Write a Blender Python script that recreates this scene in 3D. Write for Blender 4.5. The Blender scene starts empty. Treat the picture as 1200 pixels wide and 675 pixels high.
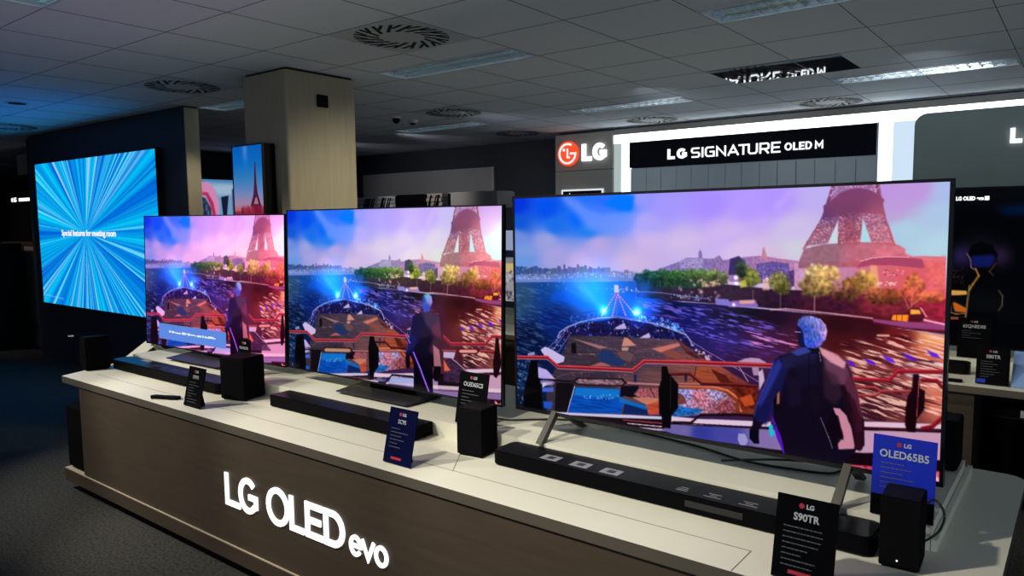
import numpy as np
CW, CH = 1440, 810                      # picture raster; drawing units are 1000 x 562.5
KS = CW / 1000.0
_rng = np.random.RandomState(7)
def _noise(sx, sy, seed, w=CW, h=CH):
    """smooth value noise 0..1, cell size sx, sy in drawing units"""
    r = np.random.RandomState(seed)
    nx, ny = int(1000 / sx) + 3, int(562.5 / sy) + 3
    g = r.rand(ny, nx)
    x = np.arange(w) / KS / sx; y = np.arange(h) / KS / sy
    xi, yi = x.astype(int), y.astype(int)
    fx, fy = x - xi, y - yi
    fx = fx * fx * (3 - 2 * fx); fy = fy * fy * (3 - 2 * fy)
    a = g[yi][:, xi]; b = g[yi][:, xi + 1]; c = g[yi + 1][:, xi]; d = g[yi + 1][:, xi + 1]
    return (a * (1 - fx) + b * fx) * (1 - fy[:, None]) + (c * (1 - fx) + d * fx) * fy[:, None]
def _slant(n, s):
    """shear noise rows so streaks run down to the right"""
    h, w = n.shape
    yy, xx = np.mgrid[0:h, 0:w]
    y2 = np.clip((yy - s * (xx - w / 2)).astype(int) % h, 0, h - 1)
    return n[y2, xx]
def _box(m, r):
    for _ in range(2):
        for ax in (0, 1):
            p = np.pad(m, [(r + 1, r) if a == ax else (0, 0) for a in (0, 1)], mode='edge')
            c = np.cumsum(p, axis=ax)
            n = m.shape[ax]
            if ax == 0: m = (c[2 * r + 1:2 * r + 1 + n] - c[:n]) / (2 * r + 1)
            else: m = (c[:, 2 * r + 1:2 * r + 1 + n] - c[:, :n]) / (2 * r + 1)
    return m
class Pic:
    def __init__(self):
        self.a = np.zeros((CH, CW, 3))
        self.Y, self.X = np.mgrid[0:CH, 0:CW]
        self.X = (self.X + .5) / KS; self.Y = (self.Y + .5) / KS
    def mask(self, pts, soft=0):
        pts = np.array(pts, float)
        x0, y0 = pts.min(0) - 2 - soft * 3; x1, y1 = pts.max(0) + 2 + soft * 3
        i0, i1 = max(0, int(x0 * KS)), min(CW, int(x1 * KS) + 1)
        j0, j1 = max(0, int(y0 * KS)), min(CH, int(y1 * KS) + 1)
        if i1 <= i0 or j1 <= j0: return None
        m = np.zeros((j1 - j0, i1 - i0))
        for ox, oy in ((-.25, -.25), (.25, .25)):
            X = self.X[j0:j1, i0:i1] + ox / KS; Y = self.Y[j0:j1, i0:i1] + oy / KS
            ins = np.zeros(m.shape, bool)
            for k in range(len(pts)):
                ax, ay = pts[k]; bx, by = pts[(k + 1) % len(pts)]
                if ay == by: continue
                c = (ay > Y) != (by > Y)
                ins ^= c & (X < (bx - ax) * (Y - ay) / (by - ay) + ax)
            m += ins * .5
        if soft > 0: m = _box(m, max(1, int(soft * KS)))
        return (slice(j0, j1), slice(i0, i1)), m
    def poly(self, pts, col, soft=0, op=1.0, tex=None, mode='n', k=1.7):
        r = self.mask(pts, soft)
        if r is None: return
        s, m = r
        m = (m * op)[..., None]
        c = np.array(self.field(col, s, k) if isinstance(col, list) else col, float) / 255.
        if tex is not None: c = np.clip(c * tex[s][..., None], 0, 1)
        if mode == 'add': self.a[s] = np.clip(self.a[s] + m * c, 0, 1)
        else: self.a[s] = self.a[s] * (1 - m) + c * m
    def field(self, samples, s=None, k=1.7):
        """smooth blend of colours given at points: [(x, y, (r, g, b)), ...]"""
        sub = 6
        X = self.X[::sub, ::sub]; Y = self.Y[::sub, ::sub]
        W = np.zeros(X.shape); C = np.zeros(X.shape + (3,))
        for x, y, c in samples:
            d2 = (X - x) ** 2 + ((Y - y) * 1.3) ** 2
            w = 1 / (d2 + 40) ** k
            W += w; C += w[..., None] * np.array(c, float)
        C /= W[..., None]
        yi = np.clip(np.arange(CH) / sub, 0, C.shape[0] - 1.001); xi = np.clip(np.arange(CW) / sub, 0, C.shape[1] - 1.001)
        y0, x0 = yi.astype(int), xi.astype(int); fy = (yi - y0)[:, None, None]; fx = (xi - x0)[None, :, None]
        F = (C[y0][:, x0] * (1 - fx) + C[y0][:, x0 + 1] * fx) * (1 - fy) + (C[y0 + 1][:, x0] * (1 - fx) + C[y0 + 1][:, x0 + 1] * fx) * fy
        return F if s is None else F[s]
    def line(self, pts, w, col, op=1.0, soft=0, mode='n'):
        for (ax, ay), (bx, by) in zip(pts, pts[1:]):
            d = np.hypot(bx - ax, by - ay) or 1
            nx, ny = -(by - ay) / d * w / 2, (bx - ax) / d * w / 2
            ex, ey = (bx - ax) / d * w / 3, (by - ay) / d * w / 3
            self.poly([(ax + nx - ex, ay + ny - ey), (bx + nx + ex, by + ny + ey), (bx - nx + ex, by - ny + ey), (ax - nx - ex, ay - ny - ey)], col, soft, op, mode=mode)
    def glow(self, p, r, col, op=1.0, mode='add'):
        x, y = p
        s = (slice(max(0, int((y - 3 * r) * KS)), int((y + 3 * r) * KS) + 1), slice(max(0, int((x - 3 * r) * KS)), int((x + 3 * r) * KS) + 1))
        g = np.exp(-((self.X[s] - x) ** 2 + (self.Y[s] - y) ** 2) / (r * r))[..., None] * op
        c = np.array(col) / 255.
        self.a[s] = np.clip(self.a[s] + g * c, 0, 1) if mode == 'add' else self.a[s] * (1 - g) + c * g
    def dots(self, n, region, col, r=(1, 2), seed=1, op=.8, mode='n'):
        rr = np.random.RandomState(seed)
        pts = np.array(region); x0, y0 = pts.min(0); x1, y1 = pts.max(0)
        k = 0; t = 0
        while k < n and t < n * 20:
            t += 1
            x, y = rr.uniform(x0, x1), rr.uniform(y0, y1)
            ins = False
            for i in range(len(pts)):
                ax, ay = pts[i]; bx, by = pts[(i + 1) % len(pts)]
                if (ay > y) != (by > y) and x < (bx - ax) * (y - ay) / (by - ay) + ax: ins = not ins
            if not ins: continue
            k += 1
            cc = col[rr.randint(len(col))]
            self.glow((x, y), rr.uniform(*r), cc, op, mode)
def river_picture():
    """evening river with an iron tower: everything behind the balustrade and the man"""
    P = Pic()
    sky = [
        ([(7.4,16.1)][0], (0, 50, 220)), ([(104,29.6)][0], (0, 80, 238)), ([(208,53.1)][0], (5, 100, 250)), ([(14.9,66)][0], (15, 85, 215)),
        ([(130,73.8)][0], (25, 110, 235)), ([(232,80.9)][0], (30, 125, 240)), ([(328,20.4)][0], (0, 115, 255)), ([(269,22.9)][0], (40, 110, 250)),
        ([(5.7,97.8)][0], (95, 135, 220)), ([(103,111)][0], (150, 160, 222)), ([(256,123)][0], (185, 165, 225)), ([(24.7,148)][0], (105, 150, 222)),
        ([(129,150)][0], (165, 160, 222)), ([(378,9.8)][0], (150, 150, 255)), ([(439,27.3)][0], (165, 150, 255)), ([(541,30)][0], (168, 142, 255)),
        ([(636,46.9)][0], (182, 152, 255)), ([(384,69.8)][0], (175, 165, 248)), ([(396,126)][0], (200, 178, 230)), ([(481,115)][0], (205, 185, 232)),
        ([(581,90.4)][0], (200, 175, 240)), ([(619,133)][0], (215, 190, 232)), ([(681,24.7)][0], (178, 148, 255)), ([(774,10.4)][0], (190, 175, 242)),
        ([(725,87.3)][0], (205, 190, 232)), ([(734,126)][0], (205, 205, 222)), ([(683,144)][0], (212, 190, 222)), ([(883,9.5)][0], (190, 150, 225)),
        ([(941,11.8)][0], (188, 155, 220)), ([(993,13.8)][0], (172, 188, 235)), ([(906,52.4)][0], (188, 162, 215)), ([(929,88.2)][0], (172, 205, 226)),
        ([(986,120)][0], (178, 212, 228)), ([(990,57.2)][0], (172, 198, 230)), ([(351,157)][0], (205, 182, 226)), ([(207,166)][0], (195, 170, 225))]
    P.a[:] = P.field([(p[0], p[1], c) for p, c in sky]) / 255.
    P.poly([(144,-6.2),(188,3.8),(233,28.3),(293,35.9),(362,45.4),(355,81.6),(328,95.8),(257,89.4),(227,80.9),(198,46.6),(167,20.3)], (112, 148, 255), 9, .8)
    P.poly([(188,1.6),(233,17.8),(310,30.1),(323,40.6),(269,47.8),(233,34.6)], (50, 118, 255), 5, .6)
    P.poly([(305,5.4),(358,3.1),(349,39.1),(319,36.4),(269,22.9)], (0, 118, 255), 4, .95)
    P.poly([(0.1,91),(103,97.8),(257,106),(362,114),(362,146),(256,148),(-1.2,153)], (170, 160, 225), 6, .25)
    P.poly([(681,33.6),(715,1.3),(724,1.6),(704,34.2),(687,55.1)], (205, 170, 255), 6, .5)
    P.poly([(871,-0.8),(974,0.6),(962,28.3),(928,48),(891,50.5)], (192, 150, 222), 9, .7)
    P.poly([(351,81.6),(481,102),(599,72),(672,54.8),(673,72.7),(581,105),(460,125),(373,122)], (215, 190, 238), 7, .35)
    # far bank skyline, left
    tx = .9 + .22 * _noise(3, 5, 11)
    rb = np.random.RandomState(77)
    xa, xb = [(0.9,194)][0][0], [(362,187)][0][0]
    x = xa
    while x < xb:
        w = rb.uniform(5, 16); y = np.interp(x, [xa, xa + (xb - xa) * .3, xa + (xb - xa) * .45, xb], [[(1.2,178)][0][1], [(129,186)][0][1], [(176,174)][0][1], [(362,185)][0][1]]) + rb.uniform(-6, 7)
        f = (x - xa) / (xb - xa); c = (38 + 95 * f, 72 + 40 * f, 125 + 45 * f)
        P.poly([(x, y), (x + w, y + rb.uniform(-2, 2)), (x + w, y + 26), (x, y + 26)], tuple(v * rb.uniform(.8, 1.15) for v in c), .4, .9); x += w
    P.dots(50, [(-1.7,180),(129,181),(128,221),(-2.7,226)], [(200, 190, 220), (120, 160, 210), (30, 60, 100)], (1.2, 3), 3, .6)
    # bridge
    P.poly([(-2.2,203),(362,183),(362,208),(-2.7,229)], (120, 140, 205), 3, .6); P.poly([(-2.5,217),(362,193),(362,204),(-2.6,224)], (105, 130, 205), .5, .9)
    P.dots(70, [(-2.2,201),(362,185),(362,199),(-2.5,215)], [(230, 200, 225), (200, 220, 255)], (1, 2), 4, .8)
    # hill buildings
    P.poly([(396,186),(450,165),(477,156),(488,148),(518,148),(518,136),(522,128),(526,136),(528,149),(552,149),(566,141),(575,152),(604,146),(656,141),(683,144),(735,150),(744,193),(396,206)],
           [(500, 185, (130, 112, 178)), (600, 180, (145, 110, 170)), (700, 180, (180, 120, 165))], .5, 1, tx)
    P.poly([(658,147),(661,128),(663,120),(666,128),(672,148)], (195, 130, 150), .5)
    P.poly([(477,152),(528,149),(528,170),(475,172)], (165, 150, 205), .4); P.dots(40, [(477,154),(528,153),(528,168),(477,170)], [(90, 80, 140)], (.8, 1.4), 5, .8)
    P.poly([(649,158),(683,152),(716,156),(719,197),(646,200)], (100, 80, 150), .4, 1, tx)
    P.dots(60, [(652,161),(715,160),(717,194),(649,196)], [(190, 170, 225), (50, 40, 110)], (.9, 1.6), 6, .8)
    P.poly([(591,148),(610,142),(623,153),(623,182),(587,184)], (45, 35, 90), 1, .9)
    P.poly([(716,172),(735,166),(761,171),(761,202),(717,204)], (85, 55, 120), .4, 1, tx)
    P.dots(30, [(720,179),(757,178),(758,199),(720,201)], [(230, 190, 200), (60, 30, 90)], (.9, 1.6), 7, .8)
    # red haze of buildings, right
    P.poly([(727,156),(841,148),(958,136),(997,137),(1000,217),(728,232)], [(740, 180, (200, 150, 190)), (800, 190, (205, 130, 165)), (880, 190, (215, 105, 130)), (960, 190, (228, 98, 105)), (1000, 180, (235, 105, 105)), (1000, 220, (222, 85, 80))], 1.2, 1, .92 + .16 * _noise(5, 5, 12))
    P.poly([(916,134),(930,130),(944,138),(966,136),(979,139),(997,134),(997,145),(916,147)], (225, 120, 135), 1.5, .8)
    # tower
    TW = [(740, 110, (150, 90, 120)), (780, 60, (105, 58, 108)), (830, 45, (122, 62, 100)), (880, 70, (165, 85, 112)), (770, 90, (150, 80, 110)), (790, 130, (142, 88, 102)), (900, 130, (222, 100, 115)), (850, 130, (195, 92, 108)), (830, 90, (155, 78, 100)), (890, 100, (190, 90, 110)), (830, 20, (125, 62, 108))]
    lat = .8 + .4 * _noise(2.6, 2.6, 13)
    P.poly([(796,-0.6),(801,-0.4),(792,38.2),(782,67),(748,126),(742,126),(777,65.2),(786,36.3)], TW, .3)
    P.poly([(875,-0.6),(881,-0.3),(888,30.8),(896,65.2),(914,117),(909,117),(890,66.7),(882,32.3)], TW, .3)
    P.poly([(795,1),(815,-1.5),(868,-0.9),(883,-0.2),(888,26),(868,25.3),(814,23.6),(787,33)], TW, .4, .55, lat)
    P.poly([(781,37.9),(795,28.9),(811,14.4),(828,7.4),(850,4.9),(870,12.3),(885,22.6),(892,30.3),(888,40.6),(891,57),(869,56.6),(851,54.6),(826,54.1),(804,60.5),(782,63.5),(782,46.5)], TW, .7, 1)
    P.poly([(778,63.5),(812,57.2),(809,69),(792,113),(746,120)], TW, .4, .85, lat)
    P.poly([(810,53.8),(854,53),(852,114),(810,116)], TW, .5, .95, lat)
    P.poly([(852,54.6),(892,57),(911,117),(872,114)], TW, .4, .8, lat)
    P.poly([(809,70.7),(809,113),(792,113)], (205, 215, 225), .4)
    P.poly([(856,66.3),(851,111),(870,111)], (178, 215, 228), .4)
    for reg, n, sd in (([(777,65.2),(810,60.6),(792,113),(748,122)], 70, 21), ([(854,56.3),(890,56.9),(909,114),(872,114)], 75, 22), ([(810,57.2),(823,57.4),(824,115),(810,115)], 30, 23), ([(842,57.7),(852,57.9),(851,114),(842,115)], 22, 24), ([(796,-0.6),(814,-1.5),(808,16.7),(792,22.9)], 22, 25), ([(814,-1.5),(881,-0.3),(884,16.1),(865,8.8),(822,5.5)], 32, 26)):
        P.dots(n, reg, [(255, 195, 210), (240, 170, 190), (225, 190, 215)], (.8, 1.6), sd, .6)
    P.poly([(735,154),(745,126),(760,121),(784,115),(852,111),(908,112),(922,117),(931,124),(929,133),(939,138),(956,142),(959,155),(735,165)], TW, 1.2, .86, .92 + .16 * _noise(6, 6, 14))
    P.line([(740,124),(758,122)], 1.5, (225, 150, 170), .8)
    # pavilion
    P.poly([(846,162),(853,150),(871,143),(901,139),(930,139),(959,142),(963,155),(962,160),(909,155),(872,156)], (165, 65, 100), .5, .9)
    P.line([(852,148),(871,142),(901,138),(937,139)], 1.6, (250, 165, 185), .9)
    P.poly([(846,162),(872,157),(964,160),(965,200),(847,206)], [(850, 190, (215, 130, 160)), (880, 190, (215, 95, 110)), (940, 190, (220, 90, 100))], .5, .85)
    P.poly([(870,156),(882,156),(889,200),(873,201)], (240, 180, 130), 1.5, .75)
    P.dots(16, [(893,164),(931,162),(931,176),(893,177)], [(255, 190, 190), (110, 40, 70)], (1, 1.8), 8, .8)
    P.dots(14, [(884,187),(917,186),(917,192),(885,194)], [(255, 215, 200)], (1.2, 2), 9, .9)
    P.poly([(813,161),(846,160),(847,206),(814,207)], (190, 130, 170), 1, .6)
    # bank
    P.poly([(362,214),(482,205),(582,205),(675,210),(842,211),(932,213),(1000,214),(1002,281),(920,273),(843,260),(720,254),(620,250),(482,248),(418,250),(362,248)],
           [(365, 225, (25, 50, 95)), (470, 225, (45, 35, 60)), (560, 230, (50, 28, 50)), (680, 230, (45, 18, 45)), (800, 235, (70, 20, 45)), (900, 235, (125, 35, 50)), (1000, 235, (160, 35, 60))], 1, 1, .8 + .4 * _noise(8, 5, 15))
    # tree mass
    P.poly([(357,196),(396,182),(481,178),(558,175),(585,188),(586,204),(523,215),(439,218),(362,220)], [(362, 200, (14, 50, 62)), (480, 200, (36, 66, 50)), (570, 200, (70, 76, 56))], 1.5, 1, .6 + .7 * _noise(4, 4, 16))
    rt = np.random.RandomState(19)
    for q, c in zip([(369,199),(389,192),(409,194),(428,189),(448,192),(467,188),(486,189),(504,186),(522,186),(540,187),(558,185),(574,188)], ((26, 84, 92), (28, 88, 84), (34, 96, 80), (44, 104, 70), (58, 112, 66), (70, 120, 66), (78, 120, 68), (84, 122, 66), (96, 128, 72), (100, 126, 74), (110, 130, 76), (112, 122, 78))):
        for k in range(60):
            a = rt.uniform(0, 6.28); d = rt.uniform(0, 1) ** .5; f = rt.uniform(.35, 1.3) * (1 - .45 * np.sin(a) * d)
            P.glow((q[0] + 12 * d * np.cos(a), q[1] + 13 * d * np.sin(a)), rt.uniform(1.6, 3.6), [min(255, v * f) for v in c], .7, 'n')
    P.dots(26, [(498,198),(591,195),(595,208),(506,212)], [(245, 200, 165), (235, 180, 170)], (2, 4), 31, .6)
    P.dots(14, [(473,213),(572,214),(566,238),(473,242)], [(235, 190, 180), (215, 170, 200)], (2, 4.5), 32, .55)
    for q0, q1, ax, ay, c, sd in ((625.1, 182.4, 16.9, 19.7, (95, 95, 50), 33), (638.2, 191.2, 16.7, 17.7, (120, 125, 45), 34), (697.7, 196.2, 21.3, 20.6, (125, 120, 60), 35), (704.9, 206.7, 15.9, 13.6, (95, 90, 40), 36),
                                (769.1, 177.6, 20.2, 21.9, (225, 180, 105), 37), (797, 181.9, 19.8, 23.2, (220, 165, 95), 38), (761.3, 202.4, 23.5, 19.9, (140, 110, 70), 39), (781.2, 205, 23.1, 16.2, (175, 135, 75), 40),
                                (845, 197.1, 23.6, 19.1, (160, 105, 45), 41), (860.1, 184.7, 18.8, 17.6, (205, 145, 70), 42), (826.6, 214.9, 25.4, 14, (105, 60, 40), 43),
                                (888.2, 215.2, 24.2, 15.2, (135, 70, 40), 44), (910.5, 214, 17.9, 13.8, (150, 70, 40), 45), (945.9, 187.9, 16.2, 20.2, (225, 110, 65), 46), (943.7, 209, 17.4, 13.7, (205, 80, 60), 47), (974.8, 212.3, 19.5, 8.5, (225, 95, 65), 48), (615.6, 169.8, 11.4, 16.3, (40, 55, 45), 49)):
        q = (q0, q1)
        rr = np.random.RandomState(sd)
        for k in range(110):
            a = rr.uniform(0, 6.28); d = rr.uniform(0, 1) ** .6
            f = rr.uniform(.4, 1.3) * (1.08 - .4 * np.sin(a) * d)
            P.glow((q[0] + ax * d * np.cos(a), q[1] + ay * d * np.sin(a)), rr.uniform(2.0, 4.4), [min(255, v * f) for v in c], .7, 'n')
    P.glow([(604,189)][0], 4, (255, 235, 225), .8); P.glow([(605,202)][0], 3, (255, 225, 215), .7); P.glow([(671,190)][0], 3.5, (255, 225, 205), .7)
    P.poly([(662,190),(674,190),(677,213),(662,214)], (235, 180, 160), 1, .7)
    P.poly([(612,198),(625,192),(629,208),(614,211)], (190, 190, 70), 1.2, .8)
    for s_, w_, c_ in (([(700,218),(700,252)], 1.6, (150, 120, 130)), ([(768,221),(768,253)], 2, (190, 150, 140)), ([(642,215),(642,237)], 1.2, (140, 120, 110)),
                       ([(943,237),(945,201),(934,182)], 1.6, (225, 130, 110)), ([(945,209),(956,188)], 1.4, (235, 130, 110)), ([(943,230),(958,216),(966,200)], 1.6, (240, 150, 125)), ([(940,237),(932,218)], 1.4, (230, 140, 120))):
        P.line(s_, w_, c_, .8, .3)
    # water
    WT = [([(43.1,381)][0], (8, 22, 66)), ([(16.7,267)][0], (45, 80, 120)), ([(101,251)][0], (20, 70, 150)), ([(206,235)][0], (45, 125, 222)), ([(304,241)][0], (30, 110, 225)),
          ([(127,317)][0], (10, 40, 120)), ([(396,251)][0], (25, 80, 190)), ([(482,285)][0], (22, 28, 110)), ([(461,263)][0], (15, 22, 75)), ([(582,284)][0], (22, 14, 55)),
          ([(639,256)][0], (15, 6, 30)), ([(676,272)][0], (36, 12, 40)), ([(583,328)][0], (58, 42, 120)), ([(543,306)][0], (40, 35, 115)), ([(658,303)][0], (75, 35, 80)),
          ([(677,351)][0], (80, 35, 85)), ([(721,319)][0], (80, 30, 60)), ([(820,276)][0], (55, 12, 25)), ([(821,310)][0], (80, 20, 25)), ([(875,280)][0], (70, 15, 28)),
          ([(920,293)][0], (120, 30, 35)), ([(984,292)][0], (240, 165, 115)), ([(845,342)][0], (120, 50, 50)), ([(921,342)][0], (140, 60, 66)), ([(985,319)][0], (210, 115, 90)),
          ([(986,360)][0], (225, 160, 150)), ([(894,422)][0], (85, 34, 50)), ([(924,443)][0], (120, 58, 64)), ([(879,450)][0], (70, 28, 44)), ([(992,408)][0], (215, 125, 100)),
          ([(27.1,476)][0], (14, 35, 80)), ([(16.6,571)][0], (15, 28, 55)), ([(622,375)][0], (60, 30, 80))]
    WM = [(-2.6,224),(362,206),(362,246),(418,246),(482,250),(582,250),(639,254),(720,256),(828,258),(874,263),(920,275),(1002,284),(1009,520),(-12.8,720)]
    P.poly(WM, [(p[0], p[1], c) for p, c in WT], .5)
    st = _slant(_noise(26, 3.2, 51) * .6 + _noise(11, 2.0, 52) * .4, .13)
    st = np.clip((st - .52) * 4.5, 0, 1)
    st2 = _slant(_noise(34, 3.6, 53) * .6 + _noise(12, 2.2, 54) * .4, .22); st2 = np.clip((st2 - .47) * 5, 0, 1)
    dk = _slant(_noise(30, 4.0, 55) * .6 + _noise(14, 2.4, 56) * .4, .2); dk = np.clip((dk - .52) * 5, 0, 1)
    one = np.ones((CH, CW))
    def streak(region, col, m, op):
        r = P.mask(region, 4)
        s, mm = r; mm = (mm * m[s] * op)[..., None]
        P.a[s] = P.a[s] * (1 - mm) + np.array(col) / 255. * mm
    streak([(-2.8,234),(79,241),(98.2,421),(-9.4,551)], (90, 130, 175), st, .55)
    streak([(79.2,230),(256,229),(231,288),(98.4,410)], (40, 110, 200), st, .35)
    streak([(362,253),(482,254),(602,262),(729,300),(721,346),(482,325),(396,292)], (125, 105, 225), st, .85)
    streak([(621,306),(738,310),(738,339),(640,334)], (240, 150, 200), st, .8)
    streak([(544,335),(686,341),(677,367),(584,378)], (110, 70, 170), st, .5)
    streak([(821,314),(1001,271),(1007,441),(856,462),(846,377)], (255, 205, 188), st2, .85)
    streak([(821,303),(934,286),(978,312),(1004,358),(1006,422),(856,462)], (70, 10, 28), dk, .7)
    streak([(936,341),(1003,326),(1004,366),(937,374)], (240, 225, 230), st, .8)
    P.poly([(874,251),(1001,268),(1002,281),(905,272),(779,275),(804,259)], (60, 12, 22), 3, .5)
    P.line([(887,292),(907,291)], 3.5, (255, 200, 170), .9, .6)
    for q, s_ in zip([(839,353),(873,346),(906,337),(941,329),(981,320)], (9, 11, 12, 12, 11)):
        P.poly([(q[0] - s_ * .9, q[1] - 7), (q[0] + s_ * .6, q[1] - 2), (q[0] + s_ * 1.3, q[1] + 7), (q[0] - 2, q[1] + 4)], (95, 30, 225), 1, .85)
    # quay edge and boats
    P.line([(350,231),(428,231),(482,236),(543,239)], 2.2, (150, 150, 215), .7, .5)
    P.dots(40, [(450,232),(553,231),(553,244),(450,244)], [(200, 200, 240), (120, 120, 200), (25, 25, 70)], (1.2, 2.4), 57, .8)
    P.line([(679,255),(711,251),(779,254),(877,259)], 2.4, (240, 185, 200), .9, .4)
    P.poly([(557,238),(588,238),(592,253),(559,251)], (140, 130, 225), .8, .9)
    P.poly([(588,242),(646,235),(654,248),(650,253),(588,255)], (150, 120, 200), .6, .9)
    P.poly([(613,239),(646,237),(643,244),(613,246)], (235, 165, 150), .5, .9); P.glow([(600,249)][0], 3.5, (255, 220, 235), .7)
    P.poly([(904,257),(910,249),(936,244),(942,235),(959,234),(967,243),(965,255),(955,265),(910,262)], (90, 18, 35), .5)
    P.poly([(910,260),(913,250),(939,248),(938,262)], (255, 150, 45), .5); P.line([(919,248),(919,263)], 1, (120, 40, 30)); P.line([(928,248),(928,262)], 1, (120, 40, 30))
    P.poly([(942,238),(957,238),(960,245),(942,247)], (255, 175, 70), .5)
    P.line([(959,234),(969,250)], 3, (250, 150, 160), .9, .5)
    P.poly([(876,260),(912,262),(965,261),(1000,262),(1000,273),(934,273),(879,266)], (165, 80, 140), .5, .9)
    P.line([(965,256),(1000,262)], 3.4, (255, 200, 235), .9, .5)
    P.line([(878,268),(934,275),(1000,278)], 2.4, (110, 15, 45), .9)
    # blue stage beams
    P.poly([(272,283),(101,229),(142,199),(268,201)], (20, 120, 255), 12, .35); P.poly([(272,283),(106,267),(128,239),(160,238)], (10, 100, 255), 5, .55)
    P.poly([(272,283),(175,215),(206,205)], (90, 170, 255), 6, .35); P.poly([(364,281),(355,198),(407,206)], (50, 120, 255), 8, .4)
    P.glow([(244,229)][0], 60, (20, 90, 165), .5); P.glow([(256,244)][0], 55, (0, 60, 150), .45); P.glow([(384,258)][0], 30, (0, 50, 140), .45)
    P.dots(22, [(68.6,201),(304,193),(304,241),(67.8,253)], [(170, 215, 255)], (1, 2), 58, .5)
    # ---- the boat's deck
    P.poly([(140,352),(158,337),(230,316),(308,298),(396,302),(461,315),(499,333),(509,358),(482,349),(153,380)], (30, 25, 80), 2, 1, .6 + .8 * _noise(5, 4, 59))
    DK = [([(204,410)][0], (92, 72, 78)), ([(303,357)][0], (112, 84, 94)), ([(338,406)][0], (110, 82, 88)), ([(396,380)][0], (124, 88, 94)), ([(461,347)][0], (142, 96, 95)), ([(482,391)][0], (178, 104, 88)), ([(407,450)][0], (160, 100, 88)), ([(544,413)][0], (225, 105, 62)), ([(622,432)][0], (190, 78, 42)), ([(254,459)][0], (92, 68, 78)), ([(362,456)][0], (150, 98, 92))]
    wd = .86 + .28 * _noise(30, 1.6, 60)
    P.poly([(171,354),(303,344),(465,338),(574,390),(652,428),(653,485),(95.9,571),(97.2,488),(130,440)], [(p[0], p[1], (c[0] * .72, c[1] * .78, c[2] * .92)) for p, c in DK], .4, 1, wd, k=3)
    P.dots(420, [(174,356),(465,340),(574,392),(641,430),(603,435),(524,392),(130,436)], [(70, 50, 58), (150, 115, 120), (165, 120, 115), (85, 60, 66)], (1, 2.4), 44, .35)
    for a_, b_ in zip([(329,346),(286,374),(245,395),(254,420),(362,408),(407,370),(476,345)], [(332,376),(322,381),(308,386),(308,393),(346,391),(355,380),(362,375)]): P.line([a_, b_], 1.2, (160, 125, 125), .55, .3)
    P.line([(284,370),(308,361),(346,357),(378,363),(389,378),(373,394),(338,408),(294,411),(269,399),(269,382),(284,370)], 1.6, (80, 60, 70), .7, .4)
    P.poly([(176,360),(286,374),(260,380)], (175, 125, 125), .4, .9)
    P.poly([(322,368),(329,346),(339,346),(362,362)], (205, 145, 130), .5); P.poly([(322,370),(341,368),(339,377),(322,378)], (190, 150, 140), .4)
    P.poly([(402,366),(470,346),(476,351),(427,372)], (215, 130, 115), .4, .9); P.poly([(427,374),(448,362),(489,374),(461,383)], (150, 80, 70), .5, .8)
    P.poly([(229,427),(267,412),(294,420)], (185, 110, 110), .4, .9)
    P.poly([(252,398),(269,380),(298,383),(308,395),(336,404),(315,417),(267,414)], (34, 58, 115), 1.6, .85)
    P.poly([(308,384),(332,378),(355,384),(346,403),(322,400)], (112, 84, 90), .5)
    P.line([(197,400),(245,395)], 1.6, (190, 160, 165), .8)
    P.poly([(176,373),(189,370),(192,398),(176,400)], (22, 16, 28), .4); P.poly([(230,416),(194,393),(212,387),(254,409)], (70, 50, 60), .8, .5)
    P.poly([(467,338),(476,337),(507,362),(489,368)], (90, 40, 40), .8, .7); P.line([(472,340),(544,384)], 2.5, (110, 45, 40), .7); P.poly([(486,366),(528,358),(540,376),(514,377)], (70, 22, 30), .8, .8)
    P.line([(508,418),(508,431),(514,397)], 2.5, (70, 25, 35), .8); P.poly([(548,397),(584,408),(600,429),(574,429)], (80, 22, 20), 1.2, .8); P.line([(560,403),(619,431)], 2, (100, 30, 25), .8)
    for q in [(264,462),(359,442),(489,422)]: P.poly([(q[0] - 4, q[1] - 9), (q[0] + 4, q[1] - 9), (q[0] + 3, q[1] + 12), (q[0] - 3, q[1] + 12)], (40, 40, 85), .6)
    P.dots(150, [(158,335),(255,310),(308,298),(396,302),(482,325),(499,343),(362,344),(174,351)], [(190, 200, 255), (70, 110, 235), (140, 120, 220), (20, 15, 60), (15, 10, 40)], (1.2, 2.6), 61, .75)
    P.poly([(304,323),(330,309),(336,323),(308,327)], (205, 190, 235), .6, .9); P.poly([(369,343),(396,328),(398,340)], (220, 200, 240), .6, .9)
    P.line([(134,361),(142,347),(166,332),(205,316),(255,303),(308,296),(362,300),(418,306),(461,317),(488,324),(501,339),(503,349)], 3.2, (185, 180, 240), .9, .6)
    P.line([(164,308),(230,299),(308,296)], 1.6, (60, 80, 160), .8); P.line([(308,296),(396,302),(461,291)], 1.6, (70, 60, 160), .8)
    P.line([(174,300),(255,284)], 2, (60, 80, 190), .8); P.line([(373,281),(482,289)], 2, (120, 60, 160), .8)
    for a_, b_ in (([(101,396)][0], [(174,327)][0]), ([(134,402)][0], [(171,351)][0]), ([(115,401)][0], [(156,350)][0])): P.line([a_, b_], 1.8, (150, 140, 200), .9, .3)
    P.dots(40, [(107,402),(131,404),(174,338),(158,332)], [(235, 200, 230), (90, 70, 150)], (1, 2), 62, .8)
    P.line([(461,337),(513,368),(574,398),(656,433)], 1.8, (120, 70, 120), .9); P.line([(495,336),(544,360),(584,378),(656,413)], 1.8, (170, 120, 170), .8)
    P.dots(20, [(503,343),(524,357),(554,369),(548,380),(507,360)], [(240, 225, 245), (60, 40, 110)], (1.6, 3.2), 63, .85); P.glow([(548,368)][0], 3, (235, 120, 150), .7, 'n')
    P.poly([(127,482),(183,477),(164,556),(121,562)], (26, 20, 28), .5)
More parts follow.
